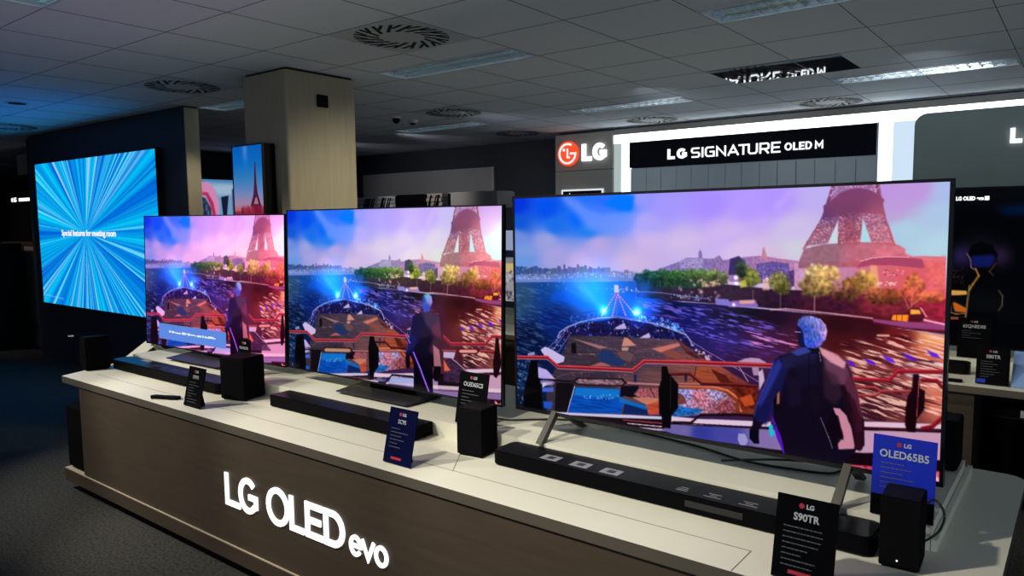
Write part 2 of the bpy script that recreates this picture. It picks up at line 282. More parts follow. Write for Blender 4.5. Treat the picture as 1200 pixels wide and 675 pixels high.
    # mast with strings of lights
    P.line([(309,235),(308,300)], 1.6, (110, 110, 190), .9)
    for a_, b_ in (([(306,239)][0], [(265,298)][0]), ([(311,239)][0], [(296,296)][0]), ([(311,239)][0], [(334,292)][0]), ([(311,239)][0], [(360,288)][0])):
        P.line([a_, b_], 2.6, (215, 110, 200), .75, .6)
        for k in range(9):
            t = (k + .5) / 9; P.glow((a_[0] + (b_[0] - a_[0]) * t, a_[1] + (b_[1] - a_[1]) * t), 1.6, (255, 190, 235), .8, 'n')
    P.poly([(302,218),(313,218),(316,236),(302,237)], (225, 215, 245), 1, .9); P.dots(26, [(318,222),(362,220),(369,232),(320,234)], [(220, 220, 250), (90, 100, 190)], (1.2, 2.4), 64, .8)
    P.dots(50, [(174,305),(255,288),(255,308),(174,325)], [(90, 150, 255), (30, 60, 200)], (1.2, 2.6), 65, .7); P.dots(90, [(369,289),(461,291),(492,320),(418,310),(369,304)], [(110, 180, 255), (40, 90, 240), (200, 220, 255)], (1.2, 3), 66, .75)
    for q, r_ in (([(272,283)][0], 9), ([(364,281)][0], 11)):
        P.glow(q, r_ * 2.6, (20, 90, 255), .8); P.glow(q, r_, (90, 190, 255), .9); P.glow(q, r_ * .45, (255, 255, 255), 1)
    P.glow([(463,311)][0], 6, (60, 150, 255), .8)
    # pools
    P.poly([(187,486),(317,475),(317,490),(312,499),(329,505),(319,536),(161,558)], (12, 84, 178), .5, 1, .85 + .3 * _noise(20, 3, 67))
    P.poly([(188,487),(317,475),(312,497),(254,505),(183,508)], (28, 135, 212), 1.5, .8); P.dots(26, [(203,507),(312,488),(312,501),(214,515)], [(190, 220, 255)], (.9, 1.7), 68, .8)
    P.line([(185,485),(161,558)], 2, (190, 200, 235), .9)
    P.poly([(320,466),(368,459),(368,482),(350,491),(329,490),(317,496)], (22, 16, 34), .6)
    P.poly([(348,500),(389,505),(393,525),(324,536),(329,511)], (20, 45, 105), .8)
    P.poly([(312,492),(345,500),(393,506),(389,515),(338,510),(315,507)], (25, 120, 195), .8, .9)
    P.poly([(368,466),(422,459),(422,479),(378,490),(355,482)], (165, 95, 105), .6, .95, .7 + .6 * _noise(3, 3, 69)); P.line([(400,462),(411,485)], 2.2, (45, 25, 45))
    P.poly([(384,495),(422,489),(422,522),(396,527)], (190, 85, 62), .5, 1, wd); P.poly([(350,491),(422,481),(422,489),(389,503)], (205, 135, 115), .5, .9)
    P.poly([(470,454),(556,443),(584,449),(606,465),(606,490),(453,522),(459,484)], [([(483,461)][0][0], [(483,461)][0][1], (150, 150, 205)), ([(524,465)][0][0], [(524,465)][0][1], (190, 120, 140)), ([(584,476)][0][0], [(584,476)][0][1], (150, 80, 90)), ([(564,453)][0][0], [(564,453)][0][1], (165, 150, 190))], .6, 1, .6 + .8 * _noise(3.4, 3, 70))
    P.poly([(466,491),(483,495),(535,493),(514,508),(453,522)], (20, 105, 180), 1, .9, .7 + .6 * _noise(5, 3, 71))
    P.poly([(468,463),(481,465),(493,483),(472,492)], (120, 60, 55), .6, .9)
    P.line([(468,446),(554,437),(588,441),(615,458),(619,484)], 4, (232, 140, 105), .9, .4)
    P.poly([(590,421),(656,422),(653,475),(619,480),(607,448)], (110, 35, 25), .8, .8, .5 + .9 * _noise(6, 5, 72)); P.poly([(615,454),(641,443),(649,464),(627,472)], (225, 105, 50), 1, .7)
    # awnings by the rail
    P.poly([(79.2,400),(93.2,390),(107,393),(155,411),(152,424),(125,434),(98.1,424)], (205, 190, 230), .5); P.poly([(36.8,414),(59.6,407),(59.4,416),(36.7,421)], (180, 180, 215), .5, .8)
    P.poly([(70.1,447),(97.7,451),(125,473),(69.6,477)], (190, 175, 230), .5); P.poly([(80.9,469),(124,482),(114,492),(74.9,493)], (170, 160, 220), .5, .7)
    P.poly([(83.4,487),(116,483),(83.1,501)], (205, 195, 230), .4); P.poly([(83.1,501),(119,496),(119,508),(83,513)], (85, 110, 210), .4); P.poly([(85.3,538),(116,536),(110,555),(87.8,556)], (40, 95, 200), .4)
    P.poly([(607,375),(626,366),(640,362),(657,362),(675,371)], (205, 170, 200), .5, .9); P.poly([(641,383),(655,377),(659,399),(645,401)], (225, 190, 215), .6, .7)
    P.line([(614,386),(634,416)], 2, (220, 180, 190), .7); P.poly([(656,392),(665,384),(669,409),(658,433)], (235, 215, 235), .6, .8)
    P.line([(97.1,490),(138,464),(173,451),(242,441)], 1.4, (140, 90, 95), .8)
    P.dots(60, [(1.7,441),(30.6,438),(22.4,570),(-1,574)], [(60, 110, 160), (170, 185, 210), (10, 20, 40)], (1.4, 3), 73, .7)
    P.dots(30, [(173,449),(338,434),(338,442),(173,460)], [(180, 130, 140), (60, 40, 55)], (.8, 1.6), 74, .7)
    return P
def lower_deck(P):
    P.poly([(-10.1,585),(137,562),(350,536),(604,508),(849,481),(1007,458),(1011,572),(-14.4,798)], (30, 14, 26))
    P.poly([(96,565),(350,534),(429,526),(429,532),(338,544),(95.9,571)], (205, 198, 226), .4)
    P.poly([(453,521),(500,518),(525,516),(684,497),(685,508),(483,535),(453,534)], (222, 200, 222), .4)
    P.line([(326,550),(429,542)], 3, (140, 60, 75)); P.line([(338,557),(429,550)], 2, (205, 180, 200)); P.line([(373,564),(483,552)], 5, (180, 160, 190))
    P.poly([(447,541),(685,514),(750,506),(751,552),(685,557),(483,566),(429,559)], [([(483,547)][0][0], [(483,547)][0][1], (120, 110, 170)), ([(585,548)][0][0], [(585,548)][0][1], (80, 80, 165)), ([(733,537)][0][0], [(733,537)][0][1], (165, 140, 180)), ([(680,537)][0][0], [(680,537)][0][1], (140, 120, 175)), ([(525,550)][0][0], [(525,550)][0][1], (62, 68, 160))], .5)
    P.line([(429,538),(525,528),(685,510)], 2.4, (70, 30, 60))
    P.poly([(614,535),(628,533),(635,547),(630,559),(618,561),(612,549)], (170, 165, 215), .5, .9)
    P.poly([(856,468),(1007,450),(1007,459),(856,479)], (225, 195, 215), .4); P.line([(856,481),(1008,462)], 2.2, (90, 20, 45))
    P.poly([(857,486),(1008,466),(1009,520),(850,533)], (202, 160, 186), .4)
    P.poly([(734,553),(896,526),(1009,520),(1010,539),(850,560),(734,574)], (26, 8, 20), .4)
    P.poly([(826,562),(1010,541),(1011,577),(882,579),(827,570)], (215, 80, 110), .4); P.dots(80, [(831,563),(1007,543),(1008,566),(851,572)], [(255, 210, 215), (150, 20, 45)], (1.5, 3.5), 81, .85)
def rail(P, pts, w, top, mid, bot):
    P.line([(x, y + w * .55) for x, y in pts], w * .5, bot, 1, .3)
    P.line(pts, w, mid, 1, .3)
    P.line([(x, y - w * .33) for x, y in pts], w * .3, top, .9, .2)
def near_picture():
    P = river_picture()
    lower_deck(P)
    rail(P, [(-3.9,428),(101,418),(134,439),(254,430),(352,423),(382,398),(482,389),(603,380),(695,373)], 8, (240, 110, 120), (150, 22, 38), (165, 130, 150))
    P.line([(75.1,480),(175,473)], 4, (24, 16, 22))
    P.poly([(176,473),(193,461),(324,447),(338,456),(324,467),(193,481)], (45, 28, 36)); P.poly([(186,472),(199,464),(320,451),(329,457),(320,464),(198,476)], (150, 118, 130), .4, 1, .6 + .7 * _noise(7, 3, 82))
    rail(P, [(338,457),(429,450)], 5, (225, 160, 170), (165, 110, 120), (50, 25, 32)); rail(P, [(468,442),(524,436),(603,427)], 4, (235, 170, 170), (150, 90, 95), (60, 25, 30))
    rail(P, [(446,421),(499,414),(527,433),(603,426),(652,423)], 5, (175, 70, 70), (85, 22, 30), (40, 10, 16))
    rail(P, [(458,534),(502,529),(525,506),(604,493),(650,489)], 4.5, (60, 30, 45), (30, 12, 22), (30, 12, 22))
    rail(P, [(842,383),(908,379),(924,358),(998,351)], 6, (225, 70, 90), (150, 22, 38), (110, 40, 50))
    for q in ([(851,399),(885,396),(895,402),(886,412),(852,416)], [(895,402),(949,395)]): rail(P, q, 4, (240, 150, 140), (150, 40, 50), (110, 30, 40))
    rail(P, [(964,371),(989,369),(999,380)], 5.5, (190, 40, 60), (130, 18, 35), (90, 12, 28)); rail(P, [(968,464),(985,457),(1001,437)], 6, (190, 40, 60), (130, 18, 35), (90, 12, 28))
    # stanchions
    P.poly([(45,432),(67.6,429),(71,475),(80.4,497),(83.4,570),(73.4,586),(19.2,585),(23.5,511),(35.7,474)], (10, 8, 12), .4)
    P.poly([(428,405),(442,403),(446,419),(470,442),(470,499),(454,520),(451,551),(431,552),(429,526),(422,520),(420,459),(428,437)], (12, 10, 14), .4); P.line([(451,426),(451,502)], 1, (50, 40, 45))
    P.poly([(950,361),(960,360),(962,387),(971,391),(971,426),(959,447),(957,474),(943,475),(939,462),(939,429),(942,405),(949,392)], (32, 6, 16), .4); P.line([(960,373),(959,442)], 1.4, (170, 70, 80))
    # the man seen from behind
    P.poly([(684,484),(699,478),(712,504),(727,562),(713,566),(696,528)], (95, 30, 190), .7); P.line([(693,488),(706,519),(720,558)], 3.6, (190, 90, 255), .9, .6); P.poly([(679,507),(688,502),(692,525),(683,531)], (40, 190, 220), .6); P.dots(16, [(686,485),(699,481),(708,513),(698,521)], [(120, 70, 255), (40, 30, 120)], (1.2, 2.4), 83, .9)
    body = [(691,360),(699,353),(726,341),(748,327),(782,321),(790,329),(813,338),(831,351),(839,367),(845,386),(853,406),(859,437),(867,466),(868,493),(869,514),(861,529),(854,527),(851,533),(826,566),(785,578),(720,584),(714,559),(706,527),(688,485),(689,455),(696,422),(684,456),(677,492),(667,505),(657,522),(660,549),(649,551),(639,542),(638,525),(644,511),(647,484),(655,459),(669,427),(679,396),(686,374)]
    P.poly(body, (22, 14, 36), .5)
    P.poly([(688,366),(700,354),(720,374),(710,411),(700,450),(688,481),(674,506),(650,498),(655,460),(669,426),(679,397)], (30, 30, 92), 2.2, .85); P.poly([(686,378),(697,358),(706,372),(692,404),(675,442),(660,470),(656,460),(669,428)], (54, 66, 165), 2.2, .75)
    P.poly([(702,354),(747,331),(777,332),(773,359),(739,372),(713,378)], (44, 40, 92), 3, .7); P.poly([(730,363),(778,349),(779,403),(740,417)], (28, 20, 52), 4, .7)
    P.poly([(784,328),(810,341),(830,352),(840,374),(831,399),(806,399),(791,369)], (128, 78, 104), 3, .85); P.poly([(786,366),(814,380),(828,417),(812,441),(791,428)], (66, 36, 58), 4, .7)
    P.line([(760,337),(760,387),(764,440),(772,493)], 1.6, (8, 5, 18), .7, .5); P.poly([(748,329),(780,323),(790,330),(777,339),(757,341)], (14, 10, 34), .8, .8)
    P.poly([(713,393),(740,400),(749,443),(723,465)], (34, 24, 58), 4, .6); P.poly([(757,414),(786,416),(793,454),(766,467)], (30, 16, 38), 4, .6)
    P.poly([(830,365),(843,384),(852,407),(859,441),(864,487),(854,489),(845,446),(831,405)], (112, 52, 76), 2, .85); P.poly([(823,397),(841,416),(851,463),(856,506),(845,481),(828,440)], (40, 14, 30), 2, .8)
    P.poly([(688,452),(698,424),(704,449),(693,480)], (16, 8, 22), .6); P.poly([(696,435),(701,427),(702,453),(696,458)], (205, 130, 120), .5, .8)
    P.poly([(639,521),(659,520),(658,535),(652,536),(660,549),(649,551),(639,542)], (12, 10, 30), .4)
    P.poly([(809,448),(822,448),(834,460),(844,485),(851,519),(850,526),(821,532),(817,507),(830,512),(823,485)], (215, 150, 170), .9, .95); P.poly([(806,456),(819,464),(830,505),(814,529),(794,490)], (20, 8, 22), 1, .9)
    P.line([(785,472),(801,510),(809,532)], 1.6, (140, 120, 150), .7)
    P.poly([(844,419),(850,428),(861,465),(866,504),(864,527),(854,525),(850,494),(842,457)], (60, 16, 34), .8, .8)
    P.line([(843,380),(852,405),(859,437),(865,464)], 2, (170, 80, 100), .6, .4)
    P.poly([(777,323),(790,329),(815,338),(831,352),(827,365),(801,354),(784,340)], (232, 168, 182), 1.4, .9)
    P.line([(779,335),(783,356)], 1.2, (210, 150, 170), .7)
    P.line([(688,366),(679,397),(667,430),(655,460),(648,491)], 2.4, (66, 84, 190), .7, .6); P.poly([(723,342),(750,325),(764,337),(737,348)], (72, 84, 175), .8, .8)
    # head
    P.poly([(734,280),(739,267),(756,264),(755,327),(743,331),(740,326),(737,316),(735,303),(733,295)], (26, 26, 72), .4)
    P.line([(731,298),(741,298)], 2, (205, 150, 190), .8)
    HR = [([(742,271)][0], (90, 105, 185)), ([(754,289)][0], (60, 85, 180)), ([(766,272)][0], (135, 145, 215)), ([(772,306)][0], (85, 120, 215)), ([(783,278)][0], (150, 140, 220)), ([(791,295)][0], (200, 160, 225)), ([(760,319)][0], (60, 90, 210)), ([(784,317)][0], (120, 100, 190))]
    P.poly([(735,284),(737,273),(747,264),(762,262),(781,268),(791,280),(794,293),(791,308),(784,321),(772,329),(755,329),(750,320),(748,302),(743,290)], [(p[0], p[1], c) for p, c in HR], .5, 1, .75 + .5 * _noise(2.2, 5, 84))
    P.line([(779,268),(789,278),(792,293),(789,309)], 2, (225, 180, 235), .7, .5)
    g = np.clip((P.Y - 215) / 60, 0, 1)[..., None]; P.a = P.a * (1 - g) + (P.a ** 1.16) * g
    return P.a
def far_picture():
    Q = river_picture(); lower_deck(Q)
    b = Q.a
    P = Pic()
    vn = np.array([0, 110, 188, 264, 404, 548, 620]); vf = np.array([0, 129, 197, 268, 407, 562, 634])
    V = np.interp(P.Y, vf, vn); U = P.X / (1 + .032 * np.clip((430 - P.Y) / 200, 0, 1))
    i = np.clip((U * KS).astype(int), 0, CW - 1); j = np.clip((V * KS).astype(int), 0, CH - 1)
    P.a = b[j, i]
    P.glow((985, 90), 90, (90, 80, 65), .85); P.glow((640, 90), 210, (36, 46, 8), .7)
    P.poly([(470,558),(914,558),(1010,559),(1010,586),(469,597)], (26, 10, 22))
    # right part of the water shows the second rail
    rail(P, [(-7.4,436),(104,427),(150,452),(365,435),(400,409),(611,399)], 8, (240, 110, 120), (150, 22, 38), (165, 130, 150))
    rail(P, [(774,385),(805,404),(939,393),(965,368),(1006,366)], 7.5, (240, 110, 120), (150, 22, 38), (150, 90, 110))
    P.line([(87.9,493),(186,486)], 4, (24, 16, 22))
    P.poly([(186,485),(205,471),(342,460),(355,469),(342,481),(204,493)], (60, 35, 40)); P.poly([(200,483),(210,476),(335,466),(346,471),(335,477),(209,488)], (190, 150, 130), .4)
    rail(P, [(355,471),(441,464)], 4.5, (225, 160, 170), (165, 100, 110), (50, 25, 32)); rail(P, [(483,458),(611,447)], 4.5, (235, 170, 170), (170, 90, 95), (60, 25, 30))
    rail(P, [(467,430),(516,426),(542,442),(611,437)], 5, (145, 60, 60), (55, 22, 28), (40, 10, 16))
    rail(P, [(770,429),(826,425)], 4.5, (235, 130, 130), (150, 60, 70), (60, 25, 30)); rail(P, [(920,415),(978,411)], 4.5, (235, 130, 130), (150, 40, 55), (60, 25, 30))
    P.poly([(826,425),(836,415),(910,408),(920,416),(907,426),(836,433)], (90, 30, 40)); P.poly([(836,424),(843,419),(904,413),(910,417),(904,422),(843,428)], (235, 160, 150), .4)
    P.poly([(774,432),(823,429),(816,448),(774,450)], (215, 190, 225), .5, .9)
    P.poly([(774,452),(830,449),(914,513),(774,523)], (75, 50, 85), .6, .8, .6 + .7 * _noise(10, 3, 91)); P.poly([(774,455),(802,486),(777,491)], (235, 120, 70), .5, .9); P.line([(805,446),(864,478),(887,486)], 3, (205, 170, 190), .8)
    P.poly([(273,569),(551,553),(777,535),(1006,515),(1006,525),(777,547),(272,581)], (225, 200, 215), .5, .9)
    P.poly([(531,558),(777,548),(1007,526),(1007,550),(777,572),(511,570)], (160, 130, 185), .5, .9); P.line([(272,584),(777,551),(1007,528)], 2, (90, 30, 60), .8)
    rail(P, [(482,560),(515,558),(547,529),(641,523)], 5, (60, 40, 60), (24, 14, 26), (24, 12, 22)); P.poly([(543,535),(645,528),(645,547),(531,554)], (180, 190, 230), .5, .9)
    P.poly([(531,560),(652,557),(652,581),(531,578)], (45, 45, 90), .5, .8)
    P.poly([(914,553),(1007,547),(1007,572),(914,573)], (50, 12, 30), .6); P.dots(14, [(962,556),(1007,554),(1007,569),(962,568)], [(255, 190, 190)], (2, 4), 92, .8)
    P.poly([(43.8,443),(84.2,439),(92.9,491),(95.9,573),(35.3,571),(32.1,500)], (10, 8, 12), .4)
    P.poly([(440,414),(461,412),(467,432),(485,452),(482,511),(462,531),(457,556),(440,559),(436,522),(433,454)], (12, 10, 14), .4)
    P.poly([(978,372),(989,371),(993,402),(1000,441),(989,478),(981,487),(972,483),(968,444),(975,402)], (34, 8, 18), .4)
    # the man, whole figure
    P.poly([(642,333),(665,323),(687,315),(713,311),(735,320),(756,327),(765,391),(768,440),(763,477),(727,484),(730,565),(645,568),(645,479),(630,457),(628,495),(614,499),(609,481),(611,448),(627,401),(635,360)],
           [(p[0], p[1], c) for p, c in (([(630,414)][0], (34, 34, 100)), ([(669,357)][0], (34, 30, 72)), ([(724,340)][0], (80, 60, 92)), ([(753,364)][0], (112, 62, 86)), ([(705,407)][0], (26, 16, 42)), ([(676,436)][0], (20, 14, 42)), ([(694,382)][0], (44, 32, 66)), ([(686,515)][0], (10, 7, 26)), ([(660,478)][0], (12, 10, 34)), ([(742,417)][0], (80, 44, 66)), ([(716,472)][0], (20, 10, 28)), ([(723,524)][0], (10, 6, 22)))], .5, k=3)
    P.poly([(738,477),(763,480),(761,508),(748,526),(734,525),(731,499)], (18, 10, 18), .4); P.poly([(611,478),(630,473),(630,497),(614,502)], (14, 10, 30), .4)
    P.poly([(731,415),(756,428),(765,477),(734,480)], (205, 140, 150), 1, .8)
    P.line([(638,344),(627,401),(613,450)], 2.2, (90, 95, 190), .7, .5)
    P.line([(611,394),(630,419)], 4, (200, 150, 235), .8, .7)
    P.line([(645,447),(672,490),(697,535),(712,562)], 7, (105, 50, 210), .95, .8); P.line([(645,447),(672,490),(697,535),(712,562)], 2.6, (215, 160, 255), .9, .4)
    P.poly([(684,277),(691,265),(710,260),(724,267),(728,285),(720,301),(713,314),(691,319),(688,306),(682,296)], [(p[0], p[1], c) for p, c in (([(688,277)][0], (50, 70, 150)), ([(706,271)][0], (120, 190, 235)), ([(720,280)][0], (170, 150, 225)), ([(706,302)][0], (70, 90, 200)))], .5)
    g = np.clip((P.Y - 225) / 60, 0, 1)[..., None]; P.a = P.a * (1 - g) + (P.a ** 1.16) * g
    return P.a
def tint(a, gain, bias):
    return np.clip(a * np.array(gain) + np.array(bias), 0, 1)
import bpy, bmesh, math, random
from mathutils import Matrix, Vector
D = bpy.data; S = bpy.context.scene; COL = S.collection
random.seed(3)
# ------------------------------------------------------------------ materials
def nt(name):
    m = D.materials.new(name); m.use_nodes = True
    n = m.node_tree; n.nodes.clear()
    o = n.nodes.new('ShaderNodeOutputMaterial')
    return m, n, o
def mat(name, col, rough=.6, metal=0, noise=0, scale=40, bump=0, spec=.5, stretch=None, coat=0):
    m, n, o = nt(name)
    b = n.nodes.new('ShaderNodeBsdfPrincipled'); n.links.new(b.outputs[0], o.inputs[0])
    b.inputs['Roughness'].default_value = rough; b.inputs['Metallic'].default_value = metal
    b.inputs['Specular IOR Level'].default_value = spec; b.inputs['Coat Weight'].default_value = coat
    tc = n.nodes.new('ShaderNodeTexCoord'); mp = n.nodes.new('ShaderNodeMapping')
    n.links.new(tc.outputs['Object'], mp.inputs[0])
    if stretch: mp.inputs['Scale'].default_value = stretch
    t = n.nodes.new('ShaderNodeTexNoise'); t.inputs['Scale'].default_value = scale; t.inputs['Detail'].default_value = 4
    n.links.new(mp.outputs[0], t.inputs[0])
    r = n.nodes.new('ShaderNodeValToRGB'); n.links.new(t.outputs['Fac'], r.inputs[0])
    r.color_ramp.elements[0].position = .3; r.color_ramp.elements[1].position = .7
    r.color_ramp.elements[0].color = tuple(max(0, c * (1 - noise)) for c in col) + (1,)
    r.color_ramp.elements[1].color = tuple(min(1, c * (1 + noise)) for c in col) + (1,)
    n.links.new(r.outputs[0], b.inputs['Base Color'])
    if bump:
        bp = n.nodes.new('ShaderNodeBump'); bp.inputs['Strength'].default_value = bump; bp.inputs['Distance'].default_value = .004
        n.links.new(t.outputs['Fac'], bp.inputs['Height']); n.links.new(bp.outputs[0], b.inputs['Normal'])
    return m
def emis(name, col, st=1.0):
    m, n, o = nt(name)
    e = n.nodes.new('ShaderNodeEmission'); e.inputs[0].default_value = tuple(col) + (1,); e.inputs[1].default_value = st
    n.links.new(e.outputs[0], o.inputs[0]); return m
def srgb(*c):
    return tuple(((v / 255 + .055) / 1.055) ** 2.4 if v > 10 else v / 255 / 12.92 for v in c)
def screen_mat(name, st=1.0):
    m, n, o = nt(name)
    a = n.nodes.new('ShaderNodeAttribute'); a.attribute_name = 'picture'
    e = n.nodes.new('ShaderNodeEmission'); e.inputs[1].default_value = st; n.links.new(a.outputs['Color'], e.inputs[0])
    g = n.nodes.new('ShaderNodeBsdfGlossy'); g.inputs['Roughness'].default_value = .12; g.inputs[0].default_value = (.018, .018, .02, 1)
    s = n.nodes.new('ShaderNodeAddShader'); n.links.new(e.outputs[0], s.inputs[0]); n.links.new(g.outputs[0], s.inputs[1])
    n.links.new(s.outputs[0], o.inputs[0]); return m
def carpet():
    m, n, o = nt('carpet')
    b = n.nodes.new('ShaderNodeBsdfPrincipled'); b.inputs['Roughness'].default_value = .85; b.inputs['Specular IOR Level'].default_value = .25
    tc = n.nodes.new('ShaderNodeTexCoord'); t = n.nodes.new('ShaderNodeTexNoise'); t.inputs['Scale'].default_value = 70; t.inputs['Detail'].default_value = 6; t.inputs['Roughness'].default_value = .7
    n.links.new(tc.outputs['Object'], t.inputs[0])
    r = n.nodes.new('ShaderNodeValToRGB'); n.links.new(t.outputs['Fac'], r.inputs[0])
    r.color_ramp.elements[0].position = .36; r.color_ramp.elements[0].color = (.010, .010, .010, 1)
    r.color_ramp.elements[1].position = .66; r.color_ramp.elements[1].color = (.078, .076, .066, 1)
    n.links.new(r.outputs[0], b.inputs['Base Color'])
    bp = n.nodes.new('ShaderNodeBump'); bp.inputs['Strength'].default_value = .6; bp.inputs['Distance'].default_value = .006
    n.links.new(t.outputs['Fac'], bp.inputs['Height']); n.links.new(bp.outputs[0], b.inputs['Normal'])
    n.links.new(b.outputs[0], o.inputs[0]); return m
def wood(name, c1, c2, axis='x', rough=.5):
    m, n, o = nt(name)
    b = n.nodes.new('ShaderNodeBsdfPrincipled'); b.inputs['Roughness'].default_value = rough; b.inputs['Specular IOR Level'].default_value = .3
    tc = n.nodes.new('ShaderNodeTexCoord'); mp = n.nodes.new('ShaderNodeMapping'); n.links.new(tc.outputs['Object'], mp.inputs[0])
    mp.inputs['Scale'].default_value = {'x': (1, 14, 14), 'z': (14, 14, 1), 'y': (14, 1, 14)}[axis]
    t = n.nodes.new('ShaderNodeTexNoise'); t.inputs['Scale'].default_value = 3; t.inputs['Detail'].default_value = 8; t.inputs['Roughness'].default_value = .65
    n.links.new(mp.outputs[0], t.inputs[0])
    r = n.nodes.new('ShaderNodeValToRGB'); n.links.new(t.outputs['Fac'], r.inputs[0])
    r.color_ramp.elements[0].position = .3; r.color_ramp.elements[0].color = c1 + (1,)
    r.color_ramp.elements[1].position = .7; r.color_ramp.elements[1].color = c2 + (1,)
    n.links.new(r.outputs[0], b.inputs['Base Color']); n.links.new(b.outputs[0], o.inputs[0]); return m
M = {}
M['carpet'] = carpet()
M['tile'] = mat('ceiling_tile', (.74, .80, .88), .9, noise=.02, scale=60)
M['grid'] = mat('ceiling_grid_gap', (.06, .06, .065), .8)
M['navy'] = mat('dark_navy_paint', (.016, .018, .03), .7, noise=.05, scale=3)
M['navy_led'] = mat('dark_blue_cladding', (.022, .027, .042), .55, noise=.08, scale=2)
M['cream'] = mat('cream_laminate', (.76, .735, .60), .42, noise=.015, scale=6, spec=.35)
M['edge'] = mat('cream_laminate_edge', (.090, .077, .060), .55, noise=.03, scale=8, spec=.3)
M['plinthtop'] = mat('plinth_top_laminate', (.5, .42, .3), .5)
M['oak'] = wood('front_oak_laminate', (.058, .042, .029), (.074, .054, .038), 'x')
M['oakv'] = wood('column_oak_laminate', (.36, .31, .22), (.42, .365, .265), 'z', .6)
M['taupe'] = mat('taupe_panel', (.30, .275, .25), .6, noise=.04, scale=3)
M['greygreen'] = mat('grey_green_panel', (.2, .24, .23), .6, noise=.04, scale=3)
M['greypanel'] = mat('grey_satin_panel', (.42, .47, .52), .45, noise=.03, scale=3)
M['black'] = mat('black_plastic', (.003, .003, .0035), .45, noise=.1, scale=80, spec=.06)
M['signblack'] = mat('matt_black_sign', (.004, .005, .01), .8, spec=.1)
M['bezel'] = mat('black_bezel', (.006, .006, .009), .22)
M['fabric'] = mat('black_speaker_cloth', (.0045, .0042, .005), .9, noise=.5, scale=900, bump=.2, spec=.03)
M['bar'] = mat('soundbar_satin_black', (.0035, .0035, .0045), .45, noise=.2, scale=200, spec=.015)
M['barlid'] = mat('soundbar_dark_top', (.0045, .0042, .006), .28, noise=.15, scale=500, spec=.07)
M['dgrey'] = mat('dark_grey_metal', (.05, .05, .052), .38, .6)
M['gunmetal'] = mat('gunmetal_leg', (.045, .042, .034), .5, .3)
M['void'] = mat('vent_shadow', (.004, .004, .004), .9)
M['chrome'] = mat('polished_louvre', (.8, .84, .86), .2, 1, noise=.04, scale=30)
M['tube'] = emis('tube_sheen_glow', (.5, .85, .9), 2.4)  # tubes are off; this added glow stands in for mirrored sheen
M['ventplate'] = mat('vent_plate', (.58, .61, .65), .6)
M['ventgloss'] = mat('satin_vent_plate', (.5, .54, .56), .03, .95)
M['card'] = mat('black_card', (.002, .002, .003), .4, noise=.1, spec=.05)
M['cardnavy'] = mat('navy_card', (.002, .003, .03), .4, spec=.05)
M['cardblue'] = mat('blue_card', (.005, .02, .42), .4)
M['inkwhite'] = mat('white_print', (.42, .44, .46), .5)
M['inkgrey'] = mat('grey_print', (.1, .105, .12), .5)
M['inkred'] = mat('red_print', (.36, .015, .035), .5)
M['sticker'] = mat('silver_label', (.28, .28, .30), .4)
M['greyboard'] = mat('grey_board', (.30, .29, .285), .7, noise=.03, scale=3)
M['cable'] = mat('black_cable', (.01, .01, .01), .5)
M['white'] = mat('white_paint', (.7, .7, .7), .5)
M['bluefilm'] = mat('pale_blue_acrylic', (.2, .32, .6), .25)
M['ltemis'] = emis('lit_white_letters', (1, 1, 1), 1.6)
M['ltsign'] = emis('lit_sign_letters', (.95, .98, 1), 1.35)
M['ltband'] = emis('lightbox_band', (.90, .98, 1), 3.2)
M['ltpost'] = emis('lightbox_post', (.66, .82, .98), .95)
M['ltdim'] = emis('lightbox_side', (.55, .66, .66), .75)
M['ltred'] = emis('lit_red_disc', (.95, .09, .03), 1.0)
M['ltpink'] = emis('lit_logo_lines', (1, .85, .8), 1.1)
M['ltframe'] = emis('lit_frame', (.9, .93, 1), .9)
M['ltbar'] = emis('caption_strip', srgb(95, 138, 225), 1)
M['lttext'] = emis('caption_white', (.85, .9, 1), 1)
M['ledtext'] = emis('led_caption', (.92, .9, 1), 1.1)
M['led'] = emis('status_led', (.9, 1, .9), 1.2)
# ------------------------------------------------------------------ mesh helpers
def link(o, parent=None):
    COL.objects.link(o)
    if parent: o.parent = parent
    return o
def make(name, bm, m, parent=None, loc=None, smooth=False):
    me = D.meshes.new(name); bm.normal_update(); bm.to_mesh(me); bm.free()
    for k in (m if isinstance(m, list) else [m]): me.materials.append(M[k] if isinstance(k, str) else k)
    if smooth:
        for p in me.polygons: p.use_smooth = True
    o = D.objects.new(name, me)
    if loc: o.location = loc
    return link(o, parent)
def box(bm, x0, x1, y0, y1, z0, z1, bev=0, mi=0):
    b2 = bmesh.new() if bev else bm
    vs = [b2.verts.new(p) for p in ((x0, y0, z0), (x1, y0, z0), (x1, y1, z0), (x0, y1, z0), (x0, y0, z1), (x1, y0, z1), (x1, y1, z1), (x0, y1, z1))]
    for f in ((0, 3, 2, 1), (4, 5, 6, 7), (0, 1, 5, 4), (1, 2, 6, 5), (2, 3, 7, 6), (3, 0, 4, 7)):
        fa = b2.faces.new([vs[i] for i in f]); fa.material_index = mi
    if bev:
        bmesh.ops.bevel(b2, geom=list(b2.edges), offset=bev, segments=2, affect='EDGES', profile=.6)
        for f in b2.faces: f.material_index = mi
        t = D.meshes.new('t'); b2.to_mesh(t); b2.free(); bm.from_mesh(t); D.meshes.remove(t)
    return bm
def B(*a, **k):
    return box(bmesh.new(), *a, **k)
